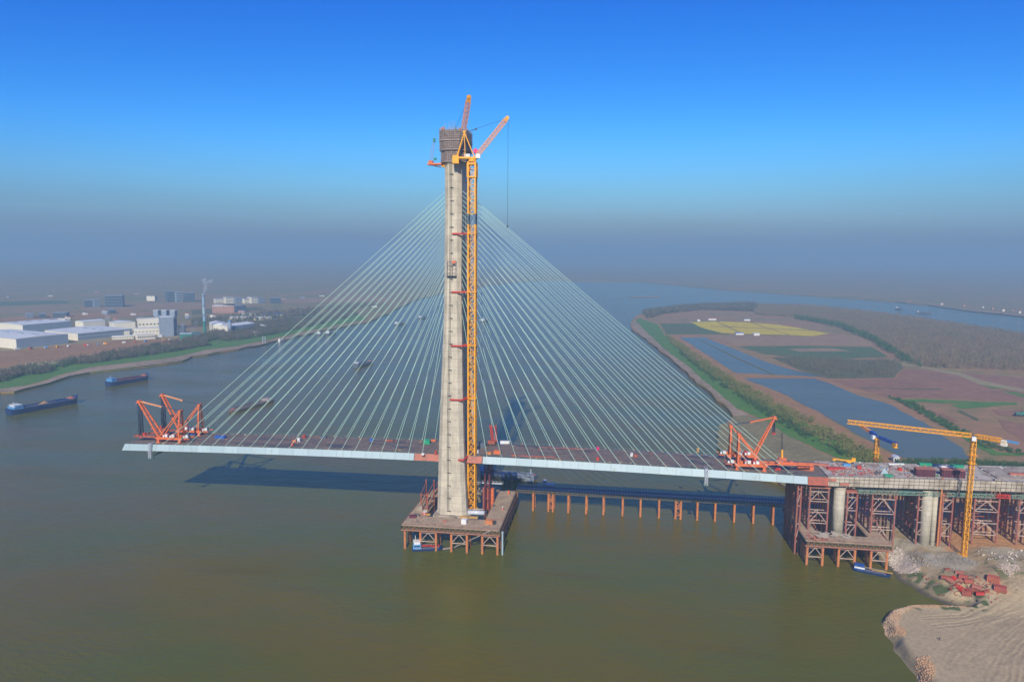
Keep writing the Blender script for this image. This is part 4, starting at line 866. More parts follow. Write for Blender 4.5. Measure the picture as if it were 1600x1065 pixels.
mb = MB(); mb.box((119.5, 34.8, 14.3), (176.5, 8.4, 0.4)); mb.build('road_deck', M['darkgrey'], t)
for y in (30.7, 38.9):
    mb = MB(); mb.lattice((31.5, y, 13.2), (207.5, y, 13.2), .5, 110, .2, .12, h=1.6); mb.build('truss_girder', M['olive'], t)
    mb = MB(); x = 32
    while x < 207: mb.bar((x, y, 14.4), (x, y, 15.8), .15); x += 1.9
    mb.bar((32, y, 15.7), (207, y, 15.7), .1); mb.bar((32, y, 15.1), (207, y, 15.1), .07); mb.build('guard_rail', M['silver'], t)
for px_ in (805, 833, 857, 864, 888, 916, 943, 973, 1001, 1030, 1056, 1064, 1090, 1118, 1148, 1178, 1209):
    x = PY(px_, 785, 32).x
    mb = MB(); mb.tube((x, 31.6, -3), (x, 31.6, 12.6), .72, 10); mb.build('pile', M['rust'], t); mb = MB(); mb.tube((x+.3, 38, -3), (x+.3, 38, 12.6), .72, 10); mb.build('pile', M['rust'], t)
for a, b in ((857, 864), (1056, 1064)):
    mb = MB(); xa, xb = PY(a, 785, 32).x, PY(b, 785, 32).x
    for k in range(3): mb.bar((xa, 31.6, 2.5+k*3.2), (xb, 31.6, 5.7+k*3.2) if k % 2 else (xb, 31.6, 2.5+k*3.2), .4); mb.bar((xa, 31.6, 5.7+k*3.2), (xb, 31.6, 2.5+k*3.2), .35)
    mb.build('brace', M['rust'], t)

# ------------------------------------------------------------------ viaduct and falsework on the bank
def vz(x): return deck_z(x)
t = thing('approach_viaduct', 'wide concrete approach viaduct with gridded side and dusty top', 'viaduct', (290, 0, 42))
mb = MB(); XA, XB = 214.2, 400.0
xs_ = seg(XA, XB, 0, 8)
strip(mb, xs_, [(-15.6, 0.4), (-15.2, -5.2), (-9, -7.0), (9, -7.0), (15.2, -5.2), (15.6, 0.4)]); mb.build('box_girder', M['paleconc'], t)
mb = MB(); x = XA+1
while x < 399:
    z = vz(x); mb.bar((x, -15.75, z+1.0), (x, -15.45, z-5.0), .1)
    for k in range(3):
        xb = min(x+2.6, 400)
        mb.bar((x, -15.82+.07*k, z+1.0-2.0*k), (xb, -15.82+.07*k, vz(xb)+1.0-2.0*k), .1)
    x += 2.6
mb.build('formwork_grid', M['dark'], t)
mb = MB()
for (x0, x1, y0, y1) in ((262, 300, -6, 9), (304, 336, -10, 12), (226, 250, 4, 13)):
    mb.box(((x0+x1)/2, (y0+y1)/2, vz((x0+x1)/2)+.5), (x1-x0, y1-y0, .25))
mb.build('slab_panels', M['oldconc'], t)
mb = MB(); x = XA
while x < 398:
    mb.bar((x, 15.3, vz(x)+.3), (x, 15.3, vz(x)+1.6), .09); mb.bar((x, 15.3, vz(x)+1.6), (x+3, 15.3, vz(x+3)+1.6), .06); x += 3
mb.build('guard_rail', M['dark'], t)
mb = MB()
for k in range(2): mb.box((216+k*7, -15.95, vz(215)-1.4-2.2*k), (5, .3, 1.4))
mb.build('orange_panels', M['redprim2'], t)
# green bailey truss under the girder edge
for (xa, xb, mt, lab) in ((231, 274, 'bailey', 'weathered green and brown truss beam under the viaduct edge, nearer the river'), (277, 302, 'bailey', 'green truss beam under the viaduct edge, behind the yellow crane mast'), (310, 400, 'bailey', 'green truss beam under the viaduct edge at the far right'),):
    mb = MB()
    for y in (-14.2, -10, -3, 3, 10, 14): mb.lattice((xa, y, vz(xa)-7.3-.9), (xb, y, vz(xb)-8.2), .9, int((xb-xa)/1.7), .26, .2, h=1.8)
    props(mb.build('truss_beam', M[mt]), lab, 'truss beam', 'truss beams under the viaduct')
mb = MB(); mb.lattice((302.5, -14.2, vz(306)-8.2), (309.5, -14.2, vz(306)-8.2), .9, 5, .26, .2, h=1.8); props(mb.build('truss_beam', M['red']), 'short red truss beam between the green ones under the viaduct', 'truss beam', 'truss beams under the viaduct')
def pier(x, y, r, z0, z1, label, twin=False):
    if twin:
        t = thing('bridge_pier', label, 'pier', (x, y, z0)); mb = MB(); mb.tube((x-1.6, y, z0), (x-1.6, y, z1), r, 20); mb.build('column', M['pier'], t, True)
        mb = MB(); mb.tube((x+2.4, y-.6, z0), (x+2.4, y-.6, z1), 1.3, 14); mb.build('column', M['pier'], t, True)
        mb = MB(); mb.tube((x+4.6, y-2.2, z0), (x+4.6, y-2.2, z1+8.5), .5, 8); mb.build('steel_tube', M['rust'], t)
    else:
        t = thing('bridge_pier', label, 'pier', (x, y, z0)); mb = MB(); mb.tube((x, y, z0), (x, y, z1), r, 24); mb.build('column', M['pier'], t, True)
        mb = MB(); mb.tube((x, y, z1-.6), (x, y, z1+.3), r+.25, 24); mb.build('collar', M['paleconc'], t)
p = PY(1308, 830, -10.5); pier(p.x, -10.5, 3.0, 8, vz(222)-7, 'round pale concrete pier standing on the right work platform')
pier(p.x, 10.5, 3.0, 4, vz(222)-7, 'round concrete pier in shade behind the right work platform')
p = PY(1452, 800, -12); pier(p.x, -12, 2.7, 4, vz(260)-7, 'twin-column concrete pier beside a tall rusty tube, left of the yellow crane', True)
pier(p.x, 12, 2.7, 2, vz(260)-7, 'concrete pier in shade behind the twin-column one', True)
def falsework(xa, xb, y, z0, z1, label, dep=5.0, mat='falsered', bm='brace'):
    t = thing('falsework_tower', label, 'falsework', ((xa+xb)/2, y, z0), 'red steel falsework under the viaduct')
    for x in (xa, xb):
        for yy in (y, y+dep): mb = MB(); mb.tube((x, yy, z0), (x, yy, z1), .52, 8); mb.build('column', M[mat], t)
    H = z1-z0
    for f0, f1 in ((.70, .92), (.22, .46)):
        mb = MB()
        for (a, b) in (((xa, y), (xb, y)), ((xa, y+dep), (xb, y+dep)), ((xa, y), (xa, y+dep)), ((xb, y), (xb, y+dep))):
            A, B = Vector((*a, 0)), Vector((*b, 0)); M_ = A.lerp(B, .5)
            u, v = Vector((0, 0, z0+H*f0)), Vector((0, 0, z0+H*f1)); mb.bar(A+u, B+u, .36); mb.bar(A+v, B+v, .36)
            if (B-A).length > 6: mb.bar(A+u, M_+v, .3); mb.bar(B+u, M_+v, .3)
            else: mb.bar(A+u, B+v, .3)
        mb.build('brace_frame', M[bm], t)
    mb = MB(); mb.box(((xa+xb)/2, y+dep/2, z1+.35), (xb-xa+1.6, dep+1.4, .7)); mb.build('cap_beam', M['redprim2'], t)
    return t
def xat(px, py, y): return PY(px, py, y).x
rows = [(1245, 1250), (1264, 1293), (1323, 1338), (1362, 1398), (1434, 1449), (1472, 1488), (1522, 1560), (1592, 1606), (1640, 1680)]
words = ['slim one over the water at the left end', 'wide one on the left of the round pier', 'narrow one just right of the round pier', 'wide one above the platform\'s right corner', 'narrow one left of the twin-column pier',
         'narrow one right of the twin-column pier', 'wide one right of the yellow crane mast', 'one cut by the right picture edge', 'one beyond the picture edge']
for r, (yy, rl) in enumerate(((-13.0, 'front row'), (-1.5, 'middle row'), (9.5, 'back row'))):
    for k, (a, b) in enumerate(rows):
        if k == 8: continue
        xa, xb = xat(a, 800, -13), xat(b, 800, -13)
        zt = vz(max(xa, 215))-(7.3 if k in (0, 1) else 9.3)
        z0 = 13.0 if k in (1,) and r == 0 else min(gz(xa, yy), gz(xb, yy), gz(xa, yy+5), gz(xb, yy+5))-.6
        if k <= 1 and r: z0 = -2.5
        if k == 0: z0 = -2.5; zt = deck_z(206)-4.9
        if k == 2 and r == 0: z0 = 3
        falsework(xa, xb, yy, z0, zt, f'red steel falsework tower, {rl}, {words[k]}', dep=5.0 if r else 4.4, bm='falsered' if r else 'brace')  # rear rows get darker braces, painting in the shade under the viaduct
# temporary supports under the deck beside the tower
t = thing('deck_prop', 'purple-red steel prop frame under the deck right of the tower', 'prop', (18, 4, 15))
for x in (15.2, 18.0):
    for y in (2, 12): mb = MB(); mb.tube((x, y, -2), (x, y, deck_z(16)-4.8), .5, 8); mb.build('column', M['maroon'], t)
mb = MB()
for z in (17, 26, 35, 43): mb.bar((15.2, 2, z), (18, 2, z), .3); mb.bar((15.2, 12, z), (18, 12, z), .3); mb.bar((15.2, 2, z), (15.2, 12, z), .3); mb.bar((18, 2, z-2), (18, 12, z+4), .3)
mb.build('braces', M['falsered'], t)
mb = MB(); mb.box((13, 10, 24.5), (24, 1.2, .5)); 
for k in range(13): mb.bar((1.5+k*2, 9.4, 24.5), (1.5+k*2, 9.4, 26), .12)
mb.bar((1.5, 9.4, 26), (25, 9.4, 26), .12); mb.build('catwalk', M['silver'], t)
t = thing('support_frame', 'red lattice support frame at the left foot of the tower', 'frame', (-17, -10, 15)); mb = MB()
for (x, y) in ((-20, -20), (-16, -20), (-20, -8), (-15, -8), (-14, 4)): mb.tube((x, y, 6), (x, y, 26+(y+20)*.4), .38, 8)
for z in (17, 21, 25): mb.bar((-20, -20, z), (-16, -20, z), .3); mb.bar((-20, -20, z), (-20, -8, z+4), .3); mb.bar((-16, -20, z), (-15, -8, z+4), .3); mb.bar((-15, -8, z), (-14, 4, z+3), .3)
mb.build('frame', M['redprim'], t); mb = MB(); mb.box((-16, -2, 20), (6, 12, .4)); mb.box((-17, -14, 15.6), (2.5, 14, .8)); mb.build('walkway', M['plank'], t)
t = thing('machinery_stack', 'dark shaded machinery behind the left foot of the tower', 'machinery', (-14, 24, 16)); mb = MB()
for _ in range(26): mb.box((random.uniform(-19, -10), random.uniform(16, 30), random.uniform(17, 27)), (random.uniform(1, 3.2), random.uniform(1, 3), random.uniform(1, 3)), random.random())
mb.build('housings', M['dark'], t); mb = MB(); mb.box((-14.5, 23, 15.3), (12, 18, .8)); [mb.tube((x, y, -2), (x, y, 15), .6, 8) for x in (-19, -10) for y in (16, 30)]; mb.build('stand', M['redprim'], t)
for (x, y, c, lab) in ((18.5, 7, 'orange', 'bright orange upright steel box beyond the tower, left of the ramp'), (14.6, 9, 'redprim', 'dark red upright steel box left of the bright orange one')):
    t = thing('steel_caisson', lab, 'steel box', (x, y, 14)); mb = MB(); mb.box((x, y, 15), (3.4, 3.4, 14)); mb.build('shell', M[c], t); mb = MB(); [mb.box((x, y-1.78, 9.5+k*2.6), (3.5, .15, .3)) for k in range(5)]; mb.build('ribs', M['redprim'], t)

# ------------------------------------------------------------------ bank tower cranes
def flat_crane(base, z0, zj, tip, tail, label, mm='yellow', jm='yellow', wdt=1.9, blue=False, cabs=1):
    t = thing('tower_crane', label, 'tower crane', (base[0], base[1], z0)); x, y = base
    mb = MB(); mb.lattice((x, y, z0), (x, y, zj-1.5), wdt, int((zj-z0)/2.6), .34, .2); mb.box((x, y, z0), (5, 5, .8)); mb.build('mast', M[mm], t)
    mb = MB(); mb.tube((x, y, zj-1.9), (x, y, zj-.6), 1.5, 12); [mb.box((x, y, zz), (3.8, 3.8, .2)) for zz in (zj-10, zj-14.5)]; mb.build('slewing_ring', M[mm], t)
    T, E = Vector(tip), Vector(tail); c = Vector((x, y, zj+.4)); d = (T-c).normalized(); e = (E-c).normalized()
    mb = MB()
    if blue: mb.lattice(c+d*2, c+d*((T-c).length*.38), 1.5, 9, .3, .2, h=1.9); mb.build('jib_section', M['blue'], t); mb = MB(); mb.lattice(c+d*((T-c).length*.38), T, 1.3, 14, .24, .16, h=1.6); mb.build('jib', M['jib'], t)
    else: mb.lattice(c+d*1.5, T, 1.5, 30, .26, .17, h=2.0); mb.build('jib', M[jm], t)
    if blue: mb = MB(); mb.lattice(c-d*1, E, 1.4, 8, .3, .2, h=1.4); mb.build('counter_jib', M['blue'], t)
    else: mb = MB(); mb.lattice(c+e*.8, E-e*4, 1.5, 8, .26, .17, h=1.9); mb.box(E-e*5-Vector((0, 0, .6)), (7, 1.8, .4), math.atan2(e.y, e.x)); mb.build('counter_jib', M[jm], t)
    mb = MB(); q = E-e*2.4; mb.box(q-Vector((0, 0, 1.2)), (2.6, 1.8, 3.0), math.atan2(e.y, e.x)); mb.build('counterweight', M['yellow'] if blue else M['cream'], t)
    mb = MB(); mb.box((x+d.x*1.4-d.y*1.8, y+d.y*1.4+d.x*1.8-(2.2 if not blue else 0), zj-.4), (2, 1.7, 2.1), math.atan2(d.y, d.x)); mb.build('operator_cab', M['white'], t)
    if not blue: mb = MB(); mb.box(E+e*1.5, (5, 1.0, 1.0), math.atan2(e.y, e.x)); mb.build('winch', M['ltblue'], t)
    return t
T_, E_ = PZ(1324, 660, 78), PZ(1578, 686, 78); b = PY(1504, 850, -26)
flat_crane((283.0, -26.0), gz(283, -26)-.2, 75.8, (T_.x, T_.y, 78.5), (E_.x, E_.y, 76.8), 'tall yellow flat-top crane with long level jib on the bank')
T_, E_ = PZ(1343, 667, 61), PZ(1402, 694, 61); cm = T_.lerp(E_, .5)
flat_crane((cm.x, cm.y), 3, 60, (T_.x, T_.y, 62.5), (E_.x, E_.y, 61), 'shorter yellow crane behind the viaduct with blue jib section', blue=True)


t = thing('drill_leader', 'black and yellow upright drill leader on the right deck end beside the lowered jib', 'drill leader', (PY(1222, 716, -4).x, -4, 47))
q0, q1, q2 = PY(1222, 718, -4), PY(1222, 702, -4), PY(1222, 676, -4)
mb = MB(); mb.box(q0+Vector((0, 0, .5)), (4.2, 2.6, 1.4)); mb.build('base', M['orange'], t); mb = MB(); mb.bar(q0, q1, .9); mb.build('lower_mast', M['yellow'], t); mb = MB(); mb.bar(q1, q2, .55); mb.build('upper_mast', M['dark'], t)

M['chim'] = paint('pale_chimney_blue', (0.30, 0.46, 0.58), 0.7)
# ------------------------------------------------------------------ ships and boats
def ship(stern, bow, beam, fb, label, hullm='hull', cabin='white', cargo=None, group='river barges and boats', raised=True, z=0.0, cat='barge', holdm='darkgrey', bowm='redprim2', deckm='blue', tiers=2):
    a, b = Vector((stern[0], stern[1], 0)), Vector((bow[0], bow[1], 0)); L = (b-a).length; rz = math.atan2(b.y-a.y, b.x-a.x)
    t = thing('cargo_ship', label, cat, (a.x, a.y, 0), group, rz); ORG[t.name] = Vector((0, 0, 0))
    st = [(0, .72, 1.15, .35), (.04, .9, 1.1, 0), (.12, 1, 1.0, 0), (.5, 1, .92, 0), (.84, 1, 1.0, 0), (.92, .85, 1.25, 0), (.97, .5, 1.5, 0), (1.0, .08, 1.7, 0)]
    mb = MB()
    for (u, w_, h_, lift) in st:
        x = u*L; hw = beam/2*w_; mb.v += [(x-(1.0 if u == 1 else 0)*0, -hw, h_*fb), (x-(L*.02 if u > .95 else 0), -hw*.8, -0.6), (x-(L*.02 if u > .95 else 0), hw*.8, -0.6), (x, hw, h_*fb)]
    for i in range(len(st)-1):
        for j in range(4): mb.f.append((i*4+j, (i+1)*4+j, (i+1)*4+(j+1) % 4, i*4+(j+1) % 4)[::-1])
    mb.f += [(0, 1, 2, 3), tuple(len(st)*4-4+j for j in range(4))[::-1]]
    mb.build('hull', M[hullm], t)
    if L > 20:
        mb = MB(); x0, x1 = .2*L, .84*L; bw = beam*.36
        zt = fb*.93
        mb.box(((x0+x1)/2, 0, zt+.12), (x1-x0, bw*2, .12)); mb.build('hold', M[holdm], t)
        mb = MB()
        for s in (-1, 1): mb.box(((x0+x1)/2, s*(bw+.35), zt+.7), (x1-x0+.6, .35, 1.5))
        for xx in (x0, x1): mb.box((xx, 0, zt+.7), (.35, bw*2+1, 1.5))
        mb.build('hatch_coaming', M[hullm if holdm == 'darkgrey' else holdm], t)
        if cargo:
            for (u0, u1, hh) in cargo:
                mb = MB(); n = 10; xm, hl = (u0+u1)/2*L, (u1-u0)/2*L
                mb.v = [(xm+math.cos(i*2*math.pi/n)*hl, math.sin(i*2*math.pi/n)*bw*.95, zt+.2) for i in range(n)]+[(xm+random.uniform(-1, 1), 0, zt+hh)]
                mb.f = [(i, (i+1) % n, n) for i in range(n)]; mb.build('sand_heap', M['sandload'], t)
        mb = MB(); mb.box((.905*L, 0, fb*1.22), (.09*L, beam*.62, .8)); mb.box((.9*L, 0, fb*1.3+.3), (2.5, beam*.3, 1.2)); mb.build('foredeck_winch', M[bowm], t)
    cx = .1*L if L > 20 else .16*L; cl = .12*L if L > 20 else .26*L; z0 = fb*1.02; mb = MB(); mb.box((cx, 0, z0+1.3), (cl, beam*.8, 2.6)); dh = mb.build('deckhouse', M[deckm], t)
    wm = MB(); 
    for s in (-1, 1): wm.box((cx, s*beam*.401, z0+1.7), (cl*.8, .06, .7))
    wm.build('windows', M['glass'], dh)
    if tiers > 1:
        mb = MB(); mb.box((cx, 0, z0+3.4), (cl*.75, beam*.6, 1.6)); mb.box((cx, 0, z0+4.3), (cl*.95, beam*.72, .2)); br = mb.build('wheelhouse', M[cabin], t)
        wm = MB(); wm.box((cx+cl*.376, 0, z0+3.6), (.06, beam*.5, .7)); wm.build('windows', M['glass'], br)
        mb = MB(); mb.bar((cx-cl*.2, 0, z0+4.2), (cx-cl*.2, 0, z0+7.5), .25); mb.bar((cx-cl*.2, -1, z0+6.5), (cx-cl*.2, 1, z0+6.5), .15); mb.build('radar_mast', M['white'], t)
    mb = MB()
    for s in (-1, 1):
        mb.bar((.14*L, s*beam*.49, fb*1.0+.9), (.86*L, s*beam*.49, fb*.98+.9), .08)
        for k in range(14): x = L*(.14+.72*k/13); mb.bar((x, s*beam*.49, fb*.9), (x, s*beam*.49, fb*.98+.9), .08)
    mb.build('railing', M['silver'], t)
    return t
def two(a, b, z=0): p, q = PZ(*a, z), PZ(*b, z); return (p.x, p.y), (q.x, q.y)
s_, e_ = two((13, 648), (122, 628)); ship(s_, e_, 15, 5.2, 'large blue sand barge at the left, wheelhouse white, nearest the left edge', cargo=[(.42, .58, 3.2)], bowm='redprim2', deckm='ltblue')
s_, e_ = two((168, 603), (232, 592)); ship(s_, e_, 14, 5.0, 'blue barge ahead of the larger one near the left bank, all-blue deckhouse', cabin='ltblue', holdm='maroon', deckm='ltblue')
e_, s_ = two((357, 645), (424, 626)); ship(s_, e_, 11, 1.7, 'low grey-brown empty barge behind the left stay cables', hullm='rebar', cabin='rebarline', deckm='rebarline', holdm='rebar', bowm='falsered', tiers=1)
s_, e_ = two((555, 574), (580, 567)); ship(s_, e_, 12, 3.0, 'small dark barge in midstream seen through the left stay cables', hullm='darkgrey', cabin='silver', deckm='darkgrey')
for k, (a, b, lab) in enumerate([((497, 524), (508, 522), 'small moored grey ship by the left bank, left of a similar one'), ((511, 523), (523, 520), 'small moored grey ship by the left bank, right of a similar one'),
                                 ((618, 508), (633, 506), 'hazy dark ship in midstream left of the tower'), ((655, 498), (667, 497), 'faint distant ship just left of the tower'),
                                 ((753, 503), (762, 501), 'tiny pale ship just right of the yellow crane mast'), ((1432, 489), (1455, 490), 'faint dark ship on the far right channel, larger one'), ((1400, 483), (1410, 484), 'faint dark ship on the far right channel, smaller one')]):
    s_, e_ = two(a, b); ship(s_, e_, 11, 3.0, lab, hullm='darkgrey', cabin='white', deckm='silver' if k != 4 else 'white')
s_, e_ = two((436, 534), (443, 532)); ship(s_, e_, 5, 1.5, 'tiny white boat near the left shore behind the outermost cable', hullm='white', deckm='white', cat='boat')
# workboats at the two platforms
s_, e_ = two((644, 859), (692, 857)); t = ship(s_, e_, 5, 1.2, 'blue and white workboat moored beneath the tower platform', hullm='hull', deckm='ltblue', cabin='white', holdm='redprim2', bowm='silver', cat='boat')
mb = MB()
for k in range(7): mb.box((6+k*1.5, random.uniform(-1, 1), 2.2), (1.2, 1.2, .8), random.random())
mb.build('deck_cargo', M['red'], t)
s_, e_ = two((1333, 889), (1392, 901)); t = ship(s_, e_, 4.2, 1.1, 'narrow boat with blue cabin moored below the right platform', hullm='hull', deckm='blue', holdm='falsered', bowm='silver', cat='boat', tiers=1)
mb = MB(); mb.bar((9, .2, 1.9), (19, .2, 2.1), .5); mb.build('plank', M['timber'], t)
wb = MB(); wb.box((3.2, -1.75, 2.3), (5, .08, .9)); wb.build('window_row', M['white'], t)
t = thing('gangway', 'long slanting gangway from the tower platform down to the workboat', 'gangway', (8, -46, 0)); mb = MB()
g0, g1 = PZ(692, 857, .8), PY(768, 828, -45.2); mb.bar(g0, PZ(708, 855, .8), 1.3, .4); mb.bar(PZ(708, 855, .8), g1, 1.2, .35)
for k in range(12): q = PZ(708, 855, .8).lerp(g1, k/11); mb.bar(q+Vector((0, -.6, 0)), q+Vector((0, -.6, 1.1)), .1)
mb.build('walkway', M['rebarline'], t)
# barge with blue tanks and boats behind the tower; deck shade put into their dark colours
s_, e_ = two((745, 740), (840, 749)); t = ship(s_, e_, 14, 2.0, 'flat work barge lying in the deck\'s shadow behind the tower', hullm='darkgrey', deckm='greyblue', holdm='darkgrey', cabin='greyblue', tiers=1)
for k, px_ in enumerate((786, 795, 804)):
    p = PZ(px_, 748, 2.2); t = thing('blue_container', f'blue container on the shaded work barge, {("left", "middle", "right")[k]} of three', 'container', (p.x, p.y, 2.2), 'blue containers on the shaded barge')
    mb = MB(); mb.box((p.x, p.y, 4.6), (3.3, 6, 4.4)); mb.build('shell', M['hull'], t); mb = MB()  # navy in place of brighter blue, shade put into the shell colour
    for j in range(6): mb.box((p.x-1.5+j*.6, p.y-3.06, 4.6), (.12, .1, 4.2))
    mb.build('door_ribs', M['darkgrey'], t)
s_, e_ = two((832, 753), (808, 746)); ship(s_, e_, 5, 2.2, 'grey-blue workboat at the right end of the shaded barge', hullm='greyblue', deckm='greyblue', cabin='greyblue', cat='boat')  # light blue darkened to grey-blue, shade put into the colour
s_, e_ = two((848, 757), (868, 758)); ship(s_, e_, 4, 1.1, 'pale small boat under the deck right of the grey-blue workboat', hullm='silver', deckm='silver', cat='boat', tiers=1)

# ------------------------------------------------------------------ left bank factory and far buildings
def building(a, b, h, depth, label, wall='cream', side=None, roof='roofwhite', name='factory_hall', cat='factory hall', win=0, group=None, rise=None, zb=2.4, winm='glass', rows=1, fine=True):
    """a, b: the two ends of the wall foot nearest the water (pixels of the survey); the building runs back by depth"""
    zb = 2.3; A, B = PZ(*a, zb), PZ(*b, zb); d = (B-A); L = d.length; rz = math.atan2(d.y, d.x)
    t = thing(name, label, cat, (A.x, A.y, zb), group, rz); ORG[t.name] = Vector((0, 0, 0))
    mb = MB(); mb.box((L/2, depth/2, h/2), (L, depth, h)); mb.build('wall', M[wall], t)
    rise = h*.12 if rise is None else rise
    mb = MB(); e = .6
    if rise > 0 and L >= depth: mb.add([(-e, -e, h), (L+e, -e, h), (L+e, depth+e, h), (-e, depth+e, h), (-e, depth/2, h+rise), (L+e, depth/2, h+rise)], [(0, 1, 5, 4), (2, 3, 4, 5), (1, 2, 5), (3, 0, 4), (3, 2, 1, 0)])
    elif rise > 0: mb.add([(-e, -e, h), (L+e, -e, h), (L+e, depth+e, h), (-e, depth+e, h), (L/2, -e, h+rise), (L/2, depth+e, h+rise)], [(3, 0, 4, 5), (1, 2, 5, 4), (0, 1, 4), (2, 3, 5), (3, 2, 1, 0)])
    else: mb.box((L/2, depth/2, h+.4), (L+.8, depth+.8, .8))
    mb.build('roof', M[roof], t)
    if side:
        mb = MB(); mb.box((L/2, -.15, h/2), (L-.2, .3, h-.4)); mb.build('side_tone_panel', M[side], t)  # greyblue here paints shade over the cream river-facing wall
    for r in range(rows if win else 0):
        zc = h*(r+.5)/rows+.3; wh = h/rows*.34 if rows > 1 or h < 12 else h*.12
        if not fine:
            mb = MB(); mb.box((L/2, -.38, zc), (L*.92, .2, wh)); mb.build('window_band', M[winm], t); continue
        for k in range(win):
            mb = MB(); mb.box((L*(k+.5)/win, -.38, zc), (L/win*.42, .2, wh)); mb.build('window', M[winm], t)
    if fine and L > 40:
        for k in range(4):
            u = (k+.5)/4; mb = MB(); mb.box((L*u, depth*.5, h+rise+.6), (L*.1, 2.4, 1.2)) if L >= depth else mb.box((L/2, depth*u, h+rise+.6), (2.4, depth*.1, 1.2)); mb.build('roof_vent', M['greyblue'], t)
    return t
building((26, 545), (107, 536), 17, 170, 'long pale-roofed factory hall at the left edge with white gable and side coloured as shaded', side='greyblue', win=0, wall='cream')
building((122, 532), (207, 523.5), 13, 110, 'long factory hall in the middle of the complex with rows of small windows', side='greyblue', win=26, rows=2)
building((36, 520), (112, 513), 16, 90, 'pale low hall behind the left-edge hall', wall='cream', side='greyblue')
building((131, 517), (165, 514), 19, 30, 'cream gabled hall behind the long halls, left one', win=0)
building((180, 518), (212, 516), 18, 40, 'cream gabled hall behind the long halls, right one', win=0)
building((175, 530.5), (209, 529), 6, 10, 'low cream building before the middle hall with a row of windows', name='office_block', cat='office block', win=9, rise=0)
building((215, 531), (243, 529), 9, 12, 'low cream building below the power plant with saw-tooth front', name='office_block', cat='office block', win=9, rise=0)
building((195, 525), (203, 524.4), 9, 8, 'small cream box building beside the middle hall', name='office_block', cat='office block', rise=0)
building((210, 524), (254, 522), 13, 20, 'cream two-storey wing of the power plant', name='power_plant', cat='power plant', win=8, rise=0)
building((216, 516), (262, 514), 24, 14, 'cream upper gallery of the power plant with a recessed balcony', name='power_plant', cat='power plant', win=8, rise=0, zb=2.4)
building((253, 526), (272, 525), 38, 30, 'tall blue-grey boiler house of the power plant', name='boiler_house', cat='power plant', wall='greyblue', rise=0)
t = thing('filter_house', 'dark filter house with three pale hoppers on top of the power plant', 'power plant', PZ(236, 514, 2.4)); p = PZ(236, 514, 2.4)
for k in range(3):
    q = PZ(243+k*13, 514, 2.4); mb = MB(); mb.box((q.x, q.y+8, 36), (11, 10, 12)); mb.box((q.x, q.y+8, 29), (8, 7, 4)); mb.build('hopper', M['greyblue'], t); mb = MB(); mb.box((q.x, q.y+8, 42.4), (12.6, 11, .9)); mb.build('hopper_roof', M['white'], t)
q = PZ(256, 514, 2.4); mb = MB(); mb.box((q.x, q.y+8, 14), (46, 10, 24)); mb.build('steel_base', M['darkgrey'], t)
t = thing('process_tower', 'dark blue lattice of pipes and silos right of the boiler house', 'process tower', PZ(282, 525, 2.4)); p = PZ(274, 524, 2.4); mb = MB()
for k in range(5): q = PZ(275+k*3.6, 524, 2.4); mb.tube((q.x, q.y, 2), (q.x, q.y, random.uniform(16, 32)), 1.6, 8)
mb.build('silos', M['darkgrey'], t); mb = MB(); q = PZ(276, 524, 2.4); mb.lattice((q.x-2, q.y-3, 2), (q.x-2, q.y-3, 33), 5, 8, .5, .35); q = PZ(288, 524, 2.4); mb.lattice((q.x, q.y-3, 2), (q.x, q.y-3, 28), 5, 7, .5, .35); mb.build('pipe_frame', M['greyblue'], t)
building((281, 530.5), (300, 530), 11, 14, 'dark green box building below the chimney, left half', wall='greenbox', roof='silver', name='treatment_plant', cat='plant building', rise=0)
building((301, 530), (313, 529.5), 12, 14, 'dark green box building below the chimney, right half', wall='darkgrey', roof='greenbox', name='treatment_plant', cat='plant building', rise=0)
p = PZ(320, 521, 2.4); pt = PY(319, 459, p.y)
t = thing('factory_chimney', 'tall slim light blue chimney with green foot, smoking', 'chimney', p); mb = MB(); mb.tube((p.x, p.y, 28), (p.x, p.y, pt.z), 2.7, 14, 2.2); mb.build('shaft', M['chim'], t)
mb = MB(); mb.tube((p.x, p.y, 2), (p.x, p.y, 27.9), 3.1, 14, 2.8); mb.build('foot', M['greenbox'], t); mb = MB(); [mb.tube((p.x, p.y, z-.5), (p.x, p.y, z+.5), 3.4, 14) for z in (40, 60, pt.z-4)]; mb.build('platform_rings', M['darkgrey'], t)
mb = MB(); mb.tube((p.x, p.y, 44), (p.x, p.y, 56), 2.72, 14); mb.build('pale_band', M['fascia'], t)
building((333, 519), (356, 518), 16, 60, 'cream gabled warehouse right of the chimney', name='warehouse', cat='warehouse', rise=3, side='cream', win=5)
building((357, 520), (398, 514), 13, 40, 'grey-sided warehouse with pale sloping roof right of the silo', name='warehouse', cat='warehouse', wall='cream', side='greyblue', rise=3)
p = PZ(359, 520, 2.4); t = thing('silo', 'stout blue-grey silo standing between the two warehouses', 'silo', p); mb = MB(); mb.tube(p, p+Vector((0, 0, 23)), 4.2, 16); mb.build('drum', M['greyblue'], t, True); mb = MB(); mb.tube(p+Vector((0, 0, 23)), p+Vector((0, 0, 26)), 4.4, 16, 1.0); mb.build('cone_roof', M['ltblue'], t, True)
building((357, 499.5), (392, 499), 6, 25, 'low white shed in a row beyond the warehouses, left one', name='shed', cat='shed', win=10)
building((397, 499.8), (424, 499.4), 6, 25, 'low white shed in a row beyond the warehouses, right one', name='shed', cat='shed', win=8)
building((418, 495), (450, 493), 5, 40, 'low shed with bright blue roof beyond the white sheds', name='shed', cat='shed', roof='tarp')
building((374, 493.5), (400, 493), 6, 20, 'low pale blue roofed shed left of the bright blue roof', name='shed', cat='shed', roof='greyblue')
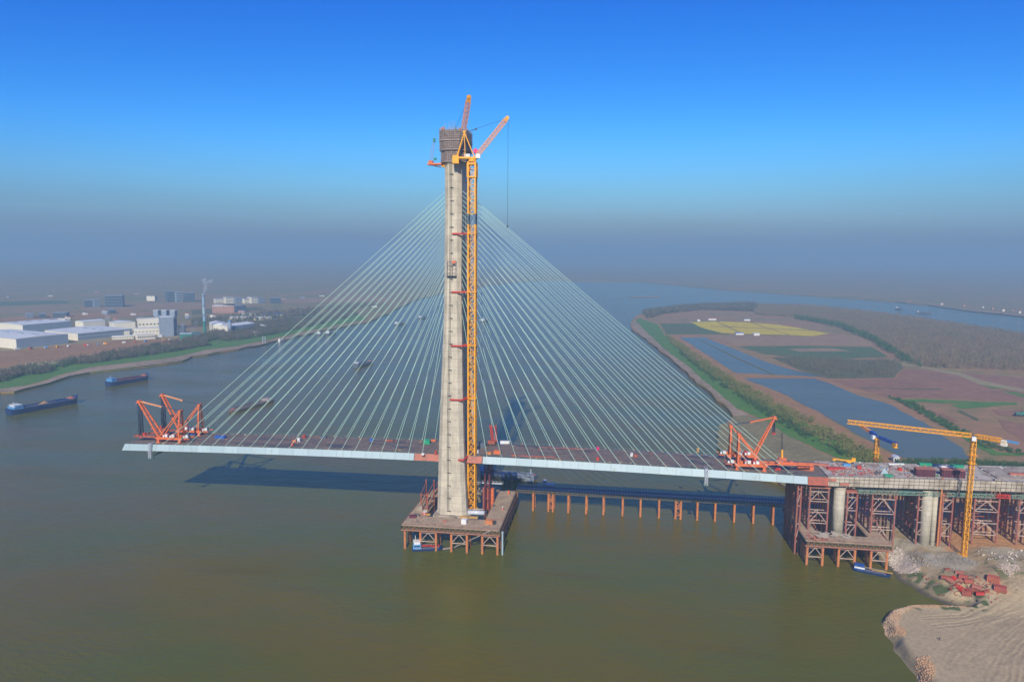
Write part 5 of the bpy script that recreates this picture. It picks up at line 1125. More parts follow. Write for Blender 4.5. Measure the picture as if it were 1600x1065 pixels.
building((332, 489), (366, 488.4), 18, 60, 'beige frame building with open storeys beyond the chimney', name='unfinished_block', cat='building', wall='brick', roof='cream', win=9, rows=3, rise=0)
building((367, 488.4), (385, 487), 18, 60, 'dark shaded wing of the beige frame building', name='unfinished_block', cat='building', wall='darkgrey', roof='greyblue', rise=0)  # the wing's shade is put into its dark wall colour
for k, (x, w_, h_, mt) in enumerate([(336, 15, 15, 'cream'), (353, 12, 20, 'cream'), (368, 12, 18, 'greyblue'), (382, 9, 15, 'cream'), (393, 9, 20, 'cream'), (404, 10, 15, 'greyblue'), (425, 14, 17, 'darkgrey'), (164, 28, 34, 'darkgrey'), (147, 10, 22, 'greyblue'), (133, 13, 20, 'darkgrey'),
                                     (262, 12, 35, 'darkgrey'), (276, 10, 32, 'greyblue'), (289, 16, 30, 'darkgrey'), (242, 4, 16, 'cream'), (40, 12, 10, 'greyblue'), (62, 10, 10, 'darkgrey'), (82, 22, 11, 'darkgrey'), (172, 9, 10, 'darkgrey')]):
    yb = {7: 480, 8: 480, 9: 480, 10: 472, 11: 472, 12: 472, 13: 470, 14: 497, 15: 497, 16: 496, 17: 490}.get(k, 474)
    building((x, yb), (x+w_, yb-.4), h_, 30, f'hazy distant apartment block on the left bank, {ORD[k+1]} of the scattered blocks beyond the factory', wall=mt, roof='greyblue', name='apartment_block', cat='apartment block', rise=0, win=6, rows=4, fine=False, group='distant apartment blocks')
for k, (x, y) in enumerate([(14, 465), (75, 463), (150, 457), (556, 478), (582, 480), (440, 468), (470, 466), (500, 463), (210, 460), (300, 458)]):
    building((x, y), (x+3+5*random.random(), y-.2), 3+3*random.random(), 10, f'tiny pale building dissolving in haze on the left plain, {ORD[k+1]} of ten such specks', wall=('greyblue', 'cream', 'brick')[k % 3], roof='greyblue', name='distant_building', cat='building', rise=0, group='tiny buildings in the haze')
for k, (x, y) in enumerate([(1535, 481), (1550, 483), (1566, 486), (1582, 486), (1592, 489), (1420, 471), (1470, 476), (1505, 479)]):
    building((x, y), (x+2+3*random.random(), y+.1), 4+2*random.random(), 10, f'faint house on the far right shore, {ORD[k+1]} in the hazy village row', wall='brick' if k % 2 else 'cream', roof='redprim2', name='distant_house', cat='house', rise=2, group='houses of the far right village')
for (x, y, w_, lab, rf) in [(1090, 502, 4, 'tiny white hut at the left corner of the rapeseed field', 'white'), (1150, 523, 12, 'low blue-roofed shed below the rapeseed field', 'tarp'), (1178, 524, 9, 'low white hut below the rapeseed field', 'white'), (1163, 501, 9, 'pale farmhouse above the rapeseed field', 'greyblue'), (1107, 500, 12, 'pale row house above the left part of the rapeseed field', 'redprim2')]:
    building((x, y), (x+w_, y), 4, 8, lab, wall='white', roof=rf, name='farm_hut', cat='hut', rise=1.2, zb=3.2)
b_ = PZ(1397, 722, 3.2); t = building((1396, 722), (1405, 722.5), 4.5, 5, 'small white hut behind the viaduct beside the shorter crane', wall='white', roof='silver', name='site_hut', cat='hut', rise=1.0, zb=3.2, win=2)
t = thing('field_machine', 'dark green machine parked on the bare field at the right edge', 'machine', PZ(1592, 649, 3.2)); p = PZ(1592, 649, 3.2); mb = MB(); mb.box(p+Vector((0, 0, 2.2)), (7, 3, 2.4)); mb.box(p+Vector((4, 0, 3)), (3, 2.6, 3)); mb.build('body', M['greenbox'], t); mb = MB()
for k in (-3, 0, 4): mb.tube(p+Vector((k, -1.8, 1)), p+Vector((k, 1.8, 1)), 1.1, 12)
mb.build('wheels', M['dark'], t)
sh = sorted([(random.uniform(60, 430), random.uniform(486, 527)) for _ in range(30)])
for k, (x, y) in enumerate(sh):
    y = max(y, 486+abs(x-330)*.03); w_ = random.uniform(2, 8); wl = random.choice(('white', 'cream', 'greyblue', 'cream', 'brick')); rf_ = random.choice(('roofwhite', 'roofwhite', 'redprim2', 'greyblue'))
    building((x, y), (x+w_, y-.3), random.uniform(3, 7), random.uniform(8, 22), f'small low outbuilding scattered round the factory, {ORD[k+1]} of them from the left', wall=wl, roof=rf_, name='outbuilding', cat='outbuilding', rise=random.choice((0, 1.5)), group='small outbuildings round the factory')
# utility poles and saplings on the left bank road
proto = None
k = 0
for i in range(30):
    u = i/29; x = 30+u*300; y = 571-u*42+(6*math.sin(u*3)); p = PZ(x, y, 2.6)
    if proto is None:
        t = thing('roadside_sapling', 'x', 'sapling', (0, 0, 0)); mb = MB(); mb.tube((0, 0, 0), (0, 0, 5), .16, 5, .1); mb.build('trunk', M['white'], t)
        c_ = RNG.normal(size=(26, 3)); mb = MB()
        for q in c_: qv = Vector((q[0]*.8, q[1]*.8, 6+q[2]*1.0)); d = Vector(RNG.normal(size=3)).normalized()*.7; e = Vector(RNG.normal(size=3)).normalized()*.4; mb.add([qv-d, qv+e, qv+d], [(0, 1, 2)])
        mb.build('crown', M['bareL'], t); proto = t
        t.location = p; cur = t
    else: cur = copy_thing(proto, p, random.random()*6)
    cur['label'] = f'thin roadside sapling on the left bank, {ORD[i+1]} of its row from the left edge'; cur['group'] = 'saplings along the left bank road'
# power pylon pair near shore
for x, lab in ((411, 'slim pale pylon on the left shore, left of a pair'), (414.5, 'slim pale pylon on the left shore, right of a pair')):
    p = PZ(x, 536, 2); t = thing('shore_pylon', lab, 'pylon', p); mb = MB(); mb.lattice(p, p+Vector((0, 0, 12)), 1.0, 5, .3, .2); mb.build('mast', M['silver'], t); mb = MB(); mb.bar(p+Vector((-1.5, 0, 11)), p+Vector((1.5, 0, 11)), .4); mb.build('cross_arm', M['silver'], t)

# ------------------------------------------------------------------ smoke and steam
def smoke(pts, label, dens=0.05):
    mb = MB()
    for (c, r) in pts:
        n, m_ = 12, 8; b0 = len(mb.v)
        for j in range(m_+1):
            th = math.pi*j/m_
            for i in range(n):
                ph = 2*math.pi*i/n; d = Vector((math.sin(th)*math.cos(ph), math.sin(th)*math.sin(ph), math.cos(th))); rr = r*(1+.45*noise.noise(d*1.8+c*.13)); mb.v.append(tuple(c+d*rr))
        for j in range(m_):
            for i in range(n): mb.f.append((b0+j*n+i, b0+(j+1)*n+i, b0+(j+1)*n+(i+1) % n, b0+j*n+(i+1) % n))
    m = bpy.data.materials.new('smoke_vapour'); m.use_nodes = True; q = m.node_tree; q.nodes.clear(); v = q.nodes.new('ShaderNodeVolumePrincipled'); o_ = q.nodes.new('ShaderNodeOutputMaterial'); q.links.new(v.outputs[0], o_.inputs['Volume'])
    v.inputs['Color'].default_value = (.93, .92, .92, 1); v.inputs['Density'].default_value = dens
    props(mb.build('smoke_plume', m), label, 'smoke', None, 'stuff')
p = PZ(320, 521, 2.4); yc = p.y
def at(px, py): return PY(px, py, yc)
smoke([(at(318.5, 457.5), 2.4), (at(319.5, 454), 3.2), (at(321, 450), 3.6), (at(321.5, 446), 3.3), (at(319.5, 442), 3.4), (at(318, 438), 3.9), (at(320.5, 436.5), 3.2), (at(323, 441), 2.7), (at(327, 439.5), 3.2), (at(330.5, 438), 3.0), (at(330, 441), 2.4)], 'white smoke curling up from the tall chimney', 0.13)
smoke([(at(302, 525), 4), (at(302, 518), 5), (at(304, 511), 5.5), (at(306, 504), 4.5), (at(299, 514), 4)], 'pale steam rising beside the green plant buildings', 0.022)
smoke([(at(169, 502), 5), (at(168, 497), 6), (at(166, 493), 4)], 'puff of steam above the cream hall roofs', 0.03)
smoke([(at(217, 501), 5), (at(219, 496), 5), (at(222, 491), 4), (at(204, 503), 4)], 'thin steam left of the power plant', 0.018)

# ------------------------------------------------------------------ loose things on the main deck
def boxthing(name, label, cat, c, d, mat, rz=0.0, extra=None, group=None):
    t = thing(name, label, cat, (c[0], c[1], c[2]), group, rz); ORG[t.name] = Vector((0, 0, 0))
    mb = MB(); mb.box((0, 0, d[2]/2), d, top=.96); mb.build('body', M[mat], t)
    mb = MB(); mb.box((0, 0, d[2]+.08), (d[0]*1.04, d[1]*1.04, .16)); mb.box((0, -d[1]/2-.04, d[2]*.45), (d[0]*.3, .08, d[2]*.5)); mb.build('trim', M[extra or 'white'], t)
    return t
def on_deck(px, py, zz=None):
    z = 48.0
    for _ in range(6): p = PZ(px, py, z); z = deck_z(p.x) if zz is None else zz
    return PZ(px, py, z)
for (px_, py_, d, mat, nm, cat, lab) in [
    (345, 684, (7, 3.2, 1.2), 'tarp', 'tarpaulin_bale', 'tarpaulin', 'blue tarpaulin heap on the left deck near the derricks'), (300, 678, (6, 4, 1.6), 'tarp', 'tarpaulin_bale', 'tarpaulin', 'blue tarpaulin heap beside the far left derrick'),
    (475.5, 683.5, (1.5, 1.5, 1.7), 'red', 'fuel_tank', 'tank', 'red tank near the far rail of the left deck'), (457, 696, (1.5, 1.5, 1.5), 'red', 'fuel_tank', 'tank', 'red tank near the near rail of the left deck'), (460, 690, (2.2, 1.4, 1.2), 'orange', 'generator', 'generator', 'orange generator next to a white cabinet on the left deck'),
    (467, 689.5, (1.6, 1.4, 2.2), 'white', 'site_cabinet', 'cabinet', 'white cabinet on the left deck'), (667.5, 693, (4, 3, 2.6), 'green', 'net_pile', 'netting', 'green net-covered heap left of the tower'), (676, 689, (4, 1.4, 1), 'orange', 'material_crate', 'crate', 'orange crate right of the green netting heap'),
    (661, 710.5, (1.6, 1, 1), 'white', 'site_cabinet', 'cabinet', 'white cabinet on the deck edge left of the tower'), (681, 709.5, (1.2, 1, 2), 'red', 'fuel_tank', 'tank', 'red tank touching the left side of the tower on the deck'),
    (580, 688.5, (2, 1.2, 1.2), 'tarp', 'tarpaulin_bale', 'tarpaulin', 'small blue bale on the left deck'), (506, 684, (4, 2, 1.2), 'darkgrey', 'cable_reel', 'reel', 'dark heap of gear on the left deck'), (608, 689, (5, 1.6, .8), 'redprim', 'steel_stack', 'steel stack', 'dull red steel stack on the left deck near the far rail'),
    (777, 708.5, (4, 2.4, 2), 'orange', 'generator', 'generator', 'bright orange generator on the deck right of the tower'), (803, 712.5, (3.0, 1.6, .9), 'redprim', 'material_crate', 'crate', 'red crate near the deck edge right of the orange generator'), (764, 709, (3, 2, 1.2), 'rust', 'material_crate', 'crate', 'rusty crate beside the innermost right cable'),
    (789, 692.5, (6, 2, 1.5), 'white', 'site_cabin', 'site cabin', 'low white cabin at the far rail right of the tower'), (750, 698, (7, 5, 3), 'darkgrey', 'machinery_heap', 'machinery', 'dark blue machinery in the tower\'s shade on the deck'), (744, 707, (3, 2, 1.6), 'silver', 'site_cabinet', 'cabinet', 'pale cabinet between tower and crane mast on the deck'),
    (934, 703, (1.5, 1.5, 1.9), 'pink', 'fuel_tank', 'tank', 'pink-red tank standing in the middle of the right deck'), (934, 718.5, (1.6, 1.5, 1.6), 'red', 'fuel_tank', 'tank', 'red tank at the near rail of the right deck'), (993, 713.5, (2.2, 1.4, 1.3), 'redprim', 'generator', 'generator', 'red generator beside a white cabinet on the right deck'),
    (987, 712.5, (1.5, 1.2, 2), 'white', 'site_cabinet', 'cabinet', 'white cabinet on the right deck'), (1090, 706, (1.5, 1.2, 2.4), 'timber', 'site_cabinet', 'cabinet', 'small tan kiosk at the far rail of the right deck'), (838, 713.5, (22, .9, .35), 'redprim', 'steel_stack', 'steel stack', 'long red pipe stack along the near edge of the right deck'),
    (880, 700.5, (30, .6, .3), 'falsered', 'steel_stack', 'steel stack', 'long dull red pipes along the far edge of the right deck'), (1258, 733.5, (9, 3, 2.0), 'orange', 'skip', 'skip', 'long bright orange skip at the junction with the viaduct'),
    (1215, 734, (3, 1.5, 1.3), 'red', 'material_crate', 'crate', 'red block under the near right derrick'), (268, 684.5, (3, 1.5, 1), 'timber', 'timber_stack', 'timber', 'pale timber stack under the near left derrick')]:
    p = on_deck(px_, py_); boxthing(nm, lab, cat, (p.x, p.y, deck_z(p.x)+.02), d, mat, random.uniform(-.15, .15) if d[0] < 10 else 0, extra=mat)
p = on_deck(768, 695); t = thing('crawler_crane', 'small dark red crawler crane with raised lattice boom on the deck right of the tower', 'crawler crane', p); mb = MB(); mb.box(p+Vector((0, 0, 1.8)), (4.5, 3, 2.2)); mb.build('house', M['redprim'], t)
mb = MB(); mb.box(p+Vector((0, -1.5, .5)), (5, .9, 1)); mb.build('track', M['dark'], t); mb = MB(); mb.box(p+Vector((0, 1.5, .5)), (5, .9, 1)); mb.build('track', M['dark'], t); mb = MB(); mb.lattice(p+Vector((1, -.6, 2.5)), p+Vector((-.6, 0, 13)), 1.2, 6, .3, .2); mb.lattice(p+Vector((3.2, -.6, 2.5)), p+Vector((2.4, 0, 13)), .8, 6, .26, .18); mb.build('boom', M['red'], t)
# a row of small bollards / anchor caps along the far rail
mb = MB(); x = -200
mb = MB()
t = props(flat('far_edge_cloth', [(20, 14.0, deck_z(20)+.05)]+[(x, 14.0, deck_z(x)+.05) for x in range(40, 181, 20)]+[(x, 15.0, deck_z(x)+.05) for x in range(180, 19, -20)], M['tarp'], None), 'thin blue cloth strip along the far edge of the right deck', 'cloth'); 
t = thing('deck_litter', 'small scattered planks, bars and boxes over the main deck', 'litter', (0, 0, 49)); t['kind'] = 'stuff'
for nm, mt, n in (('timber_bits', 'timber', 26), ('rusty_bits', 'redprim', 60), ('dark_bits', 'darkgrey', 120), ('pale_bits', 'oldconc', 40)):
    mb = MB()
    for _ in range(n):
        x = random.uniform(-195, 205); y = random.choice((random.uniform(-14, 14), random.uniform(-14.3, -11), random.uniform(11, 14)))
        if -11 < x < 13 and abs(y) > 12: continue
        mb.box((x, y, deck_z(x)+.25), (random.uniform(.4, 2.2), random.uniform(.2, .6), random.uniform(.15, .45)), random.uniform(-.4, .4))
    mb.build(nm, M[mt], t)

# ------------------------------------------------------------------ things on the viaduct
def on_v(px, py):
    z = 48.0
    for _ in range(6): p = PZ(px, py, z); z = vz(p.x)+.45
    return PZ(px, py, z)
for (a, b, lab) in (((1432, 744), (1461, 745), 'maroon ribbed formwork box on the viaduct, left of two'), ((1472, 745), (1508, 747), 'maroon ribbed formwork box on the viaduct, right of two behind the crane mast')):
    A, B = on_v(*a), on_v(*b); L = (B-A).length; t = thing('formwork_box', lab, 'formwork', A, None, math.atan2(B.y-A.y, B.x-A.x)); ORG[t.name] = Vector((0, 0, 0))
    mb = MB(); mb.box((L/2, .2, 2.1), (L, .4, 4.2)); mb.box((L/2, 4.2, 2.1), (L, .4, 4.2)); mb.box((0, 2.2, 2.1), (.3, 4, 4.2)); mb.box((L, 2.2, 2.1), (.3, 4, 4.2)); mb.build('panels', M['maroon'], t)
    mb = MB(); [mb.box((L*(k+.5)/9, -.2, 2.1), (.25, .4, 4.2)) for k in range(9)]; mb.build('ribs', M['dark'], t); mb = MB(); mb.box((L/2, 2.2, 4.3), (L+.4, 4.6, .15)); mb.build('capping', M['redprim2'], t)
p = on_v(1376, 741); t = thing('tent_shelter', 'silver and dark folded sheet standing like a tent on the viaduct', 'shelter', p); mb = MB(); mb.add([p+Vector(v) for v in ((0, 0, .2), (4.4, -1, .3), (1.6, 0, 4.2), (0, .3, .2), (4.4, -.7, .3), (1.6, .3, 4.2))], [(0, 1, 2), (5, 4, 3), (0, 2, 5, 3), (1, 4, 5, 2), (0, 3, 4, 1)]); mb.build('silver_sheet', M['fascia'], t)
mb = MB(); mb.add([p+Vector(v) for v in ((-4.6, -1, .1), (0, -.8, .1), (-2.2, 0, 2.6), (-4.6, -.7, .1), (0, -.5, .1), (-2.2, .3, 2.6))], [(0, 1, 2), (5, 4, 3), (0, 2, 5, 3), (1, 4, 5, 2), (0, 3, 4, 1)]); mb.build('dark_sheet', M['dark'], t)
p = on_v(1326, 724); t = thing('wheel_loader', 'small yellow loader parked on the viaduct', 'loader', p); mb = MB(); mb.box(p+Vector((0, 0, 1.5)), (4.2, 2.2, 1.6)); mb.box(p+Vector((2.4, 0, 2.6)), (2.2, 2, 2)); mb.build('body', M['yellow'], t); mb = MB(); mb.bar(p+Vector((-2, 0, 2)), p+Vector((-8, 0, 2.6)), .7); mb.box(p+Vector((-8.6, 0, 2.2)), (1.6, 2.2, 1)); mb.build('boom', M['yellow'], t)
for dx in (-1.5, 1.7):
    mb = MB(); mb.tube(p+Vector((dx, -1.3, .7)), p+Vector((dx, 1.3, .7)), .75, 12); mb.build('wheel', M['dark'], t)
for (px_, py_, d, mat, nm, cat, lab) in [(1323, 728.5, (4, 2, 1.4), 'ltblue', 'compressor', 'compressor', 'pale blue machine below the yellow loader'), (1342, 732, (2.2, 1.5, 1.5), 'red', 'fuel_tank', 'tank', 'small red tank on the viaduct right of the loader'), (1406, 735, (2.2, 1.6, 1.4), 'red', 'fuel_tank', 'tank', 'small red tank on the viaduct left of the maroon boxes'),
                                        (1388, 744.5, (4.5, 2, 1), 'green', 'net_pile', 'netting', 'green net heap at the viaduct\'s near edge'), (1446, 727, (7, 2, 1.2), 'green', 'net_pile', 'netting', 'green net heap at the far edge above the left maroon box'), (1495, 730, (7, 2, 1.2), 'green', 'net_pile', 'netting', 'green net heap at the far edge left of the crane mast'),
                                        (1400, 726, (9, 1.4, .6), 'white', 'panel_stack', 'panels', 'white panel stack at the far edge of the viaduct'), (1479, 730, (8, 1.4, .6), 'white', 'panel_stack', 'panels', 'white panel stack between the two far green heaps'), (1560, 751, (4, 2, .8), 'rebarline', 'steel_stack', 'steel stack', 'dark steel bundle on the viaduct right of the crane mast'),
                                        (1590, 742, (9, 2.4, .9), 'redprim2', 'steel_stack', 'steel stack', 'brown steel pile at the right picture edge on the viaduct'), (1428, 737, (5, 1, .7), 'timber', 'timber_stack', 'timber', 'timber stack left of the maroon formwork boxes'), (1282, 727, (9, 2, 1), 'redprim2', 'steel_stack', 'steel stack', 'red steel frames at the viaduct\'s river end'),
                                        (1305, 733, (9, 3, .9), 'red', 'rebar_bundle', 'rebar', 'bright red bar bundles lying on the viaduct\'s river end')]:
    p = on_v(px_, py_); boxthing(nm, lab, cat, (p.x, p.y, vz(p.x)+.64), d, mat, random.uniform(-.2, .2), extra=mat)
t = thing('viaduct_litter', 'brown and red rebar starter bars and small debris crowding the viaduct\'s river end', 'litter', (240, 0, 47)); t['kind'] = 'stuff'
for nm, mt, n, x0, x1, y0, y1 in (('upright_bars', 'rebarline', 330, 220, 252, -14, -3), ('red_bars', 'red', 36, 216, 246, -14, 2), ('rusty_bits', 'redprim2', 80, 216, 262, -14, 12), ('pale_bits', 'white', 80, 216, 345, -14, 14), ('dark_bits', 'rebar', 90, 216, 345, -14, 14), ('blue_bits', 'ltblue', 24, 216, 262, -12, 12), ('green_bits', 'green', 16, 230, 340, -13, 14)):
    mb = MB()
    for _ in range(n):
        x, y = random.uniform(x0, x1), random.uniform(y0, y1); z = vz(x)+.5
        if nm == 'upright_bars': mb.bar((x, y, z), (x+random.uniform(-.3, .3), y, z+random.uniform(.8, 1.7)), .14)
        elif nm == 'red_bars': mb.bar((x, y, z+.3), (x+random.uniform(2, 4), y+random.uniform(-1, 1), z+random.uniform(.3, 1.2)), .22)
        else: mb.box((x, y, z+.3), (random.uniform(.3, 1.4), random.uniform(.2, .6), random.uniform(.15, .5)), random.uniform(0, 3))
    mb.build(nm, M[mt], t)

# ------------------------------------------------------------------ things on the tower platform
def on_p(px, py, z=15.02): return PZ(px, py, z)
p = on_p(731, 803.5); q = on_p(757, 804.5); t = thing('steel_form', 'long silver half-round steel form lying before the tower foot', 'steel form', p); mb = MB(); mb.tube(p+Vector((0, 0, 1.4)), q+Vector((0, 0, 1.4)), 1.35, 16); mb.build('tube', M['silver'], t, True)
mb = MB(); mb.tube(on_p(694, 800.5)+Vector((0, 0, 2.4)), q+Vector((-1, 2.5, 2.6)), .5, 10); mb.build('pipe', M['oldconc'], t); mb = MB(); mb.box(p+Vector((-1.2, 0, 1.2)), (.5, 3, 2.4)); mb.build('end_plate', M['redprim'], t)
for (px_, py_, d, mat, nm, cat, lab) in [(725.5, 817.5, (3.0, 2.4, 2.6), 'white', 'site_cabin', 'site cabin', 'small white cabin on the front edge of the tower platform'), (764.5, 817.5, (4.4, 3, 2), 'rust', 'scrap_bin', 'bin', 'rusty bin at the right front corner of the tower platform'), (773, 818.5, (1.4, 2, 1.6), 'dark', 'pump', 'pump', 'dark pump beside the rusty corner bin'),
                                        (664, 803.5, (2.2, 2, 1.7), 'red', 'fuel_tank', 'tank', 'red and white tank at the left of the tower foot'), (668.5, 804.5, (3, 1.3, .8), 'timber', 'timber_stack', 'timber', 'small orange timber stack beside the red and white tank'), (645, 808, (4, 2.2, 1.2), 'maroon', 'machinery', 'machinery', 'dark brown machinery at the left end of the tower platform'),
                                        (651, 805.5, (3.6, 2, 1), 'rebar', 'scrap_heap', 'scrap', 'dark scrap heap behind the brown machinery'), (725, 808.5, (4.4, 1.6, .8), 'timber', 'timber_stack', 'timber', 'yellow timber stack below the silver form, left one'), (740, 809, (5, 1.6, .8), 'timber', 'timber_stack', 'timber', 'yellow timber stack below the silver form, right one'),
                                        (712, 809.5, (1.4, 1, .8), 'rebar', 'scrap_heap', 'scrap', 'small brown lump in the middle of the tower platform'), (695, 815, (2.4, 1.2, .7), 'redprim2', 'material_crate', 'crate', 'reddish crate near the platform front edge'), (656, 796.5, (3.6, 2.6, 3), 'oldconc', 'concrete_block', 'block', 'grey block at the platform\'s left rear corner'),
                                        (795, 771.5, (1.0, 1.2, 2.2), 'orange', 'road_barrier', 'barrier', 'orange barrier at the upper right of the ramp arm'), (778, 768, (2, 1.2, 1.6), 'rebar', 'scrap_heap', 'scrap', 'brown gear at the upper end of the ramp arm'), (772, 790, (1.0, .8, .6), 'dark', 'pump', 'pump', 'small dark pump in the middle of the ramp arm'),
                                        (785.5, 796, (.8, 1.2, 1.8), 'red', 'road_barrier', 'barrier', 'red barrier on the right rim of the ramp arm')]:
    p = on_p(px_, py_); boxthing(nm, lab, cat, (p.x, p.y, 15.02), d, mat, random.uniform(-.2, .2), extra=mat if mat != 'red' else 'white')
t = thing('platform_litter', 'small boards and bags scattered on the two work platforms', 'litter', (0, -36, 15)); t['kind'] = 'stuff'
for nm, mt, n in (('pale_bits', 'oldconc', 50), ('brown_bits', 'rebar', 90), ('red_bits', 'redprim2', 30)):
    mb = MB()
    for _ in range(n):
        if random.random() < .7: x, y, z = random.uniform(-24, 31), random.uniform(-43.5, -30), 15.02
        else: x, y, z = random.uniform(201, 244), random.uniform(-29, -20), 14.62
        mb.box((x, y, z+.15), (random.uniform(.3, 1.1), random.uniform(.15, .4), random.uniform(.1, .35)), random.uniform(0, 3))
    mb.build(nm, M[mt], t)
t = thing('sheet_pile_heap', 'pale plates and boards piled on the river corner of the right platform', 'plates', (212, -20, 14.7)); mb = MB()
for _ in range(26): mb.box((random.uniform(207, 226), random.uniform(-24, -16), random.uniform(14.8, 15.4)), (random.uniform(1.5, 5), random.uniform(1, 3), .15), random.uniform(0, 3))
mb.build('plates', M['paleconc'], t); mb = MB()
for _ in range(10): mb.box((random.uniform(203, 214), random.uniform(-28.5, -22), 14.85), (random.uniform(2, 5), random.uniform(1, 2), .3), random.uniform(0, 3))
mb.build('rusty_plates', M['redprim2'], t)
t = thing('corner_post', 'pale blue post at the right front corner of the tower platform', 'post', (33.3, -42, 0)); mb = MB(); mb.tube((33.4, -42, -2), (33.4, -42, 13), .5, 10); mb.build('post', M['fascia'], t); mb = MB(); mb.tube((33.4, -42, 13), (33.4, -42, 13.6), .7, 10); mb.build('cap', M['fascia'], t)

# ------------------------------------------------------------------ steel forms on the bank
heaps = [(1478, 903, 4.5, 'dark red open steel form, leftmost on the bank'), (1486, 908, 4, 'red steel form leaning just right of the leftmost one'), (1492, 904, 3.2, 'small orange-red steel piece behind the two leftmost forms'), (1506, 902, 5, 'red steel form at the top of the middle group'), (1512, 908, 4.5, 'bright red form right of the middle group\'s top'),
         (1504, 910, 3.6, 'faded pink steel plate in the middle group'), (1502, 921, 4.2, 'rusty form low in the middle group'), (1512, 927, 5.0, 'dark red box form lowest in the middle group'), (1520, 925, 5.2, 'red ribbed form right of the lowest box'), (1528, 919, 5.2, 'orange-red curved form at the right of the middle group'), (1532, 928, 4.2, 'orange plate at the lower right of the middle group'),
         (1540, 925, 3.4, 'flat faded orange plate right of the middle group'), (1480, 890, 3, 'lone dark red piece above the leftmost forms'), (1500, 896, 4.5, 'long red plate above the middle group')]
for k, (x, y, s, lab) in enumerate(heaps):
    s *= .8; p = G(x, y); rz = random.uniform(-1.4, 1.4); t = thing('steel_form', lab, 'steel form', p, None, rz); ORG[t.name] = Vector((0, 0, 0)); mt = ('redprim', 'redprim2', 'red', 'redprim')[k % 4]; t.rotation_euler = (random.uniform(-.35, .35), random.uniform(-.3, .3), rz)
    mb = MB(); n = 7
    for j in range(n):     # a curved ribbed shell
        a0, a1 = math.pi*j/n, math.pi*(j+1)/n; P0, P1 = (math.cos(a0)*s*.45, math.sin(a0)*s*.4), (math.cos(a1)*s*.45, math.sin(a1)*s*.4)
        mb.add([(-s/2, P0[0], P0[1]), (s/2, P0[0], P0[1]), (s/2, P1[0], P1[1]), (-s/2, P1[0], P1[1]), (-s/2, P0[0]*.93, P0[1]*.93), (s/2, P0[0]*.93, P0[1]*.93), (s/2, P1[0]*.93, P1[1]*.93), (-s/2, P1[0]*.93, P1[1]*.93)],
               [(0, 1, 2, 3), (7, 6, 5, 4), (0, 4, 5, 1), (2, 6, 7, 3), (0, 3, 7, 4), (1, 5, 6, 2)])
    mb.build('shell', M[mt], t); mb = MB()
    for j in range(5):
        x_ = -s/2+s*j/4
        for i in range(n): a0, a1 = math.pi*i/n, math.pi*(i+1)/n; mb.bar((x_, math.cos(a0)*s*.48, math.sin(a0)*s*.43), (x_, math.cos(a1)*s*.48, math.sin(a1)*s*.43), .14, .2)
    mb.build('ribs', M[mt], t)
for (x, y, d, lab, mt) in ((1552, 908, (5.6, 5, 2.6), 'large orange-red formwork crate stack at the foot of the sand slope', 'orange'), (1563, 922, (5.4, 4.2, 2.2), 'red ribbed formwork stack just below the large orange one', 'red')):
    p = G(x, y); t = thing('form_stack', lab, 'formwork', p, None, -.5); ORG[t.name] = Vector((0, 0, 0)); mb = MB(); mb.box((0, 0, d[2]/2), d, top=.9); mb.build('body', M[mt], t); mb = MB()
    for k in range(8):
        xx = -d[0]/2+d[0]*(k+.5)/8; mb.box((xx, -d[1]/2-.1, d[2]/2), (.25, .35, d[2])); mb.box((xx, 0, d[2]+.1), (.25, d[1]*.9, .2))
    for k in range(3): mb.box((0, -d[1]/2-.18, .4+k*d[2]*.4), (d[0], .2, .18))
    mb.build('ribs', M['redprim2'], t)
t = thing('form_debris', 'broken red slats and dark scraps strewn round the steel forms on the bank', 'debris', G(1505, 915)); t['kind'] = 'stuff'
for nm, mt, n in (('red_slats', 'red', 70), ('dark_scraps', 'dark', 60), ('rust_slats', 'redprim2', 70)):
    mb = MB()
    for _ in range(n):
        p = G(random.gauss(1512, 26), random.gauss(914, 9)); d = Vector((random.uniform(-1, 1), random.uniform(-1, 1), random.uniform(-.1, .35))).normalized()*random.uniform(.6, 2.4); mb.bar(p+Vector((0, 0, .2)), p+d+Vector((0, 0, .25)), random.uniform(.12, .4), .15)
    mb.build(nm, M[mt], t)
S_ = M['path']
S('factory_yard', [(0, 549), (60, 544), (110, 538), (215, 529), (320, 527), (322, 522), (210, 524), (110, 531), (30, 541), (0, 543)], 2.75, M['path'], jit=4, seg=20)
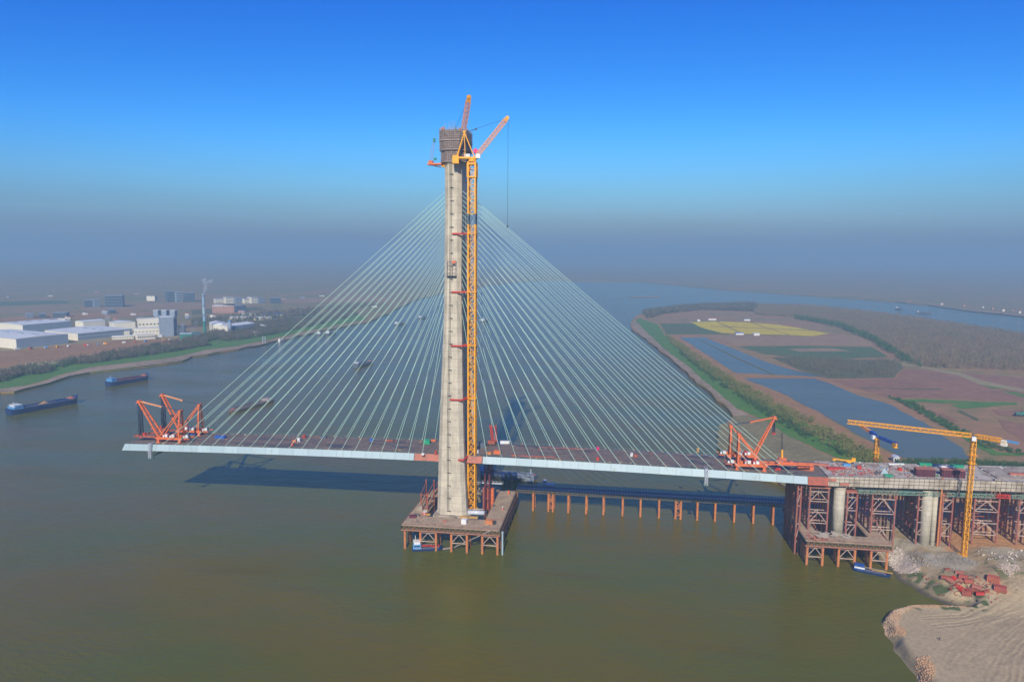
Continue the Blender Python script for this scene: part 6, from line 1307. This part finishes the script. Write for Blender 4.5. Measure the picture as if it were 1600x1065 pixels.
for k in range(14):
    x = 30+k*20+random.uniform(-6, 6); p = PZ(x, 545-(x-30)*.063+1.5, 2.8); mt = ('white', 'red', 'ltblue', 'yellow')[k % 4]; nm_ = ('white', 'red', 'light blue', 'yellow')[k % 4]
    t = thing('parked_truck', f'tiny {nm_} truck in the factory yard, {ORD[k+1]} truck from the left edge', 'truck', p, 'trucks in the factory yard', random.random()*3); ORG[t.name] = Vector((0, 0, 0))
    mb = MB(); mb.box((0, 0, 2), (6.5, 2.4, 2.6)); mb.build('cargo_box', M[mt], t); mb = MB(); mb.box((4.4, 0, 1.6), (2, 2.3, 2.2)); mb.build('cab', M['white'], t)
for k, (x, y, lab) in enumerate(((1446, 900, 'thin red bar lying left on the bank, upper of two'), (1452, 904, 'thin red bar lying left on the bank, lower of two'))):
    p = G(x, y); mb = MB(); mb.box((0, 0, .2), (3.4, .5, .35), .6); mb.box((0, .8, .2), (3.0, .3, .3), .6); o = mb.build('steel_bar', M['redprim2']); o.location = p; props(o, lab, 'steel bar')
t = thing('person', 'tiny dark figure walking on the open sand spit', 'person', G(1468, 1000))
import bmesh
def bm_person(t, shirt):
    bm = bmesh.new(); lay = bm.verts.layers.skin.verify()
    J = [(0, 0, .95), (0, 0, 1.2), (0, 0, 1.45), (0, 0, 1.55), (0, 0, 1.7), (.2, 0, 1.43), (.3, .05, 1.15), (.32, .15, .9), (-.2, 0, 1.43), (-.3, -.05, 1.15), (-.32, .02, .9), (.1, 0, .9), (.13, .12, .5), (.13, .05, .08), (.13, .2, .04), (-.1, 0, .9), (-.13, -.1, .5), (-.13, -.28, .08), (-.13, -.13, .04)]
    E_ = [(0, 1), (1, 2), (2, 3), (3, 4), (2, 5), (5, 6), (6, 7), (2, 8), (8, 9), (9, 10), (0, 11), (11, 12), (12, 13), (13, 14), (0, 15), (15, 16), (16, 17), (17, 18)]
    Rd = [.16, .15, .17, .06, .11, .07, .05, .04, .07, .05, .04, .1, .07, .05, .04, .1, .07, .05, .04]
    vs = [bm.verts.new(j) for j in J]
    for v, r in zip(vs, Rd): v[lay].radius = (r, r)
    vs[0][lay].use_root = True
    for a, b in E_: bm.edges.new((vs[a], vs[b]))
    me = bpy.data.meshes.new('body'); bm.to_mesh(me); bm.free(); me.materials.append(M[shirt])
    o = bpy.data.objects.new('body', me); COL.objects.link(o); o.parent = t; o.modifiers.new('skin', 'SKIN'); s = o.modifiers.new('sub', 'SUBSURF'); s.levels = 1; s.render_levels = 1
bm_person(t, 'dark')
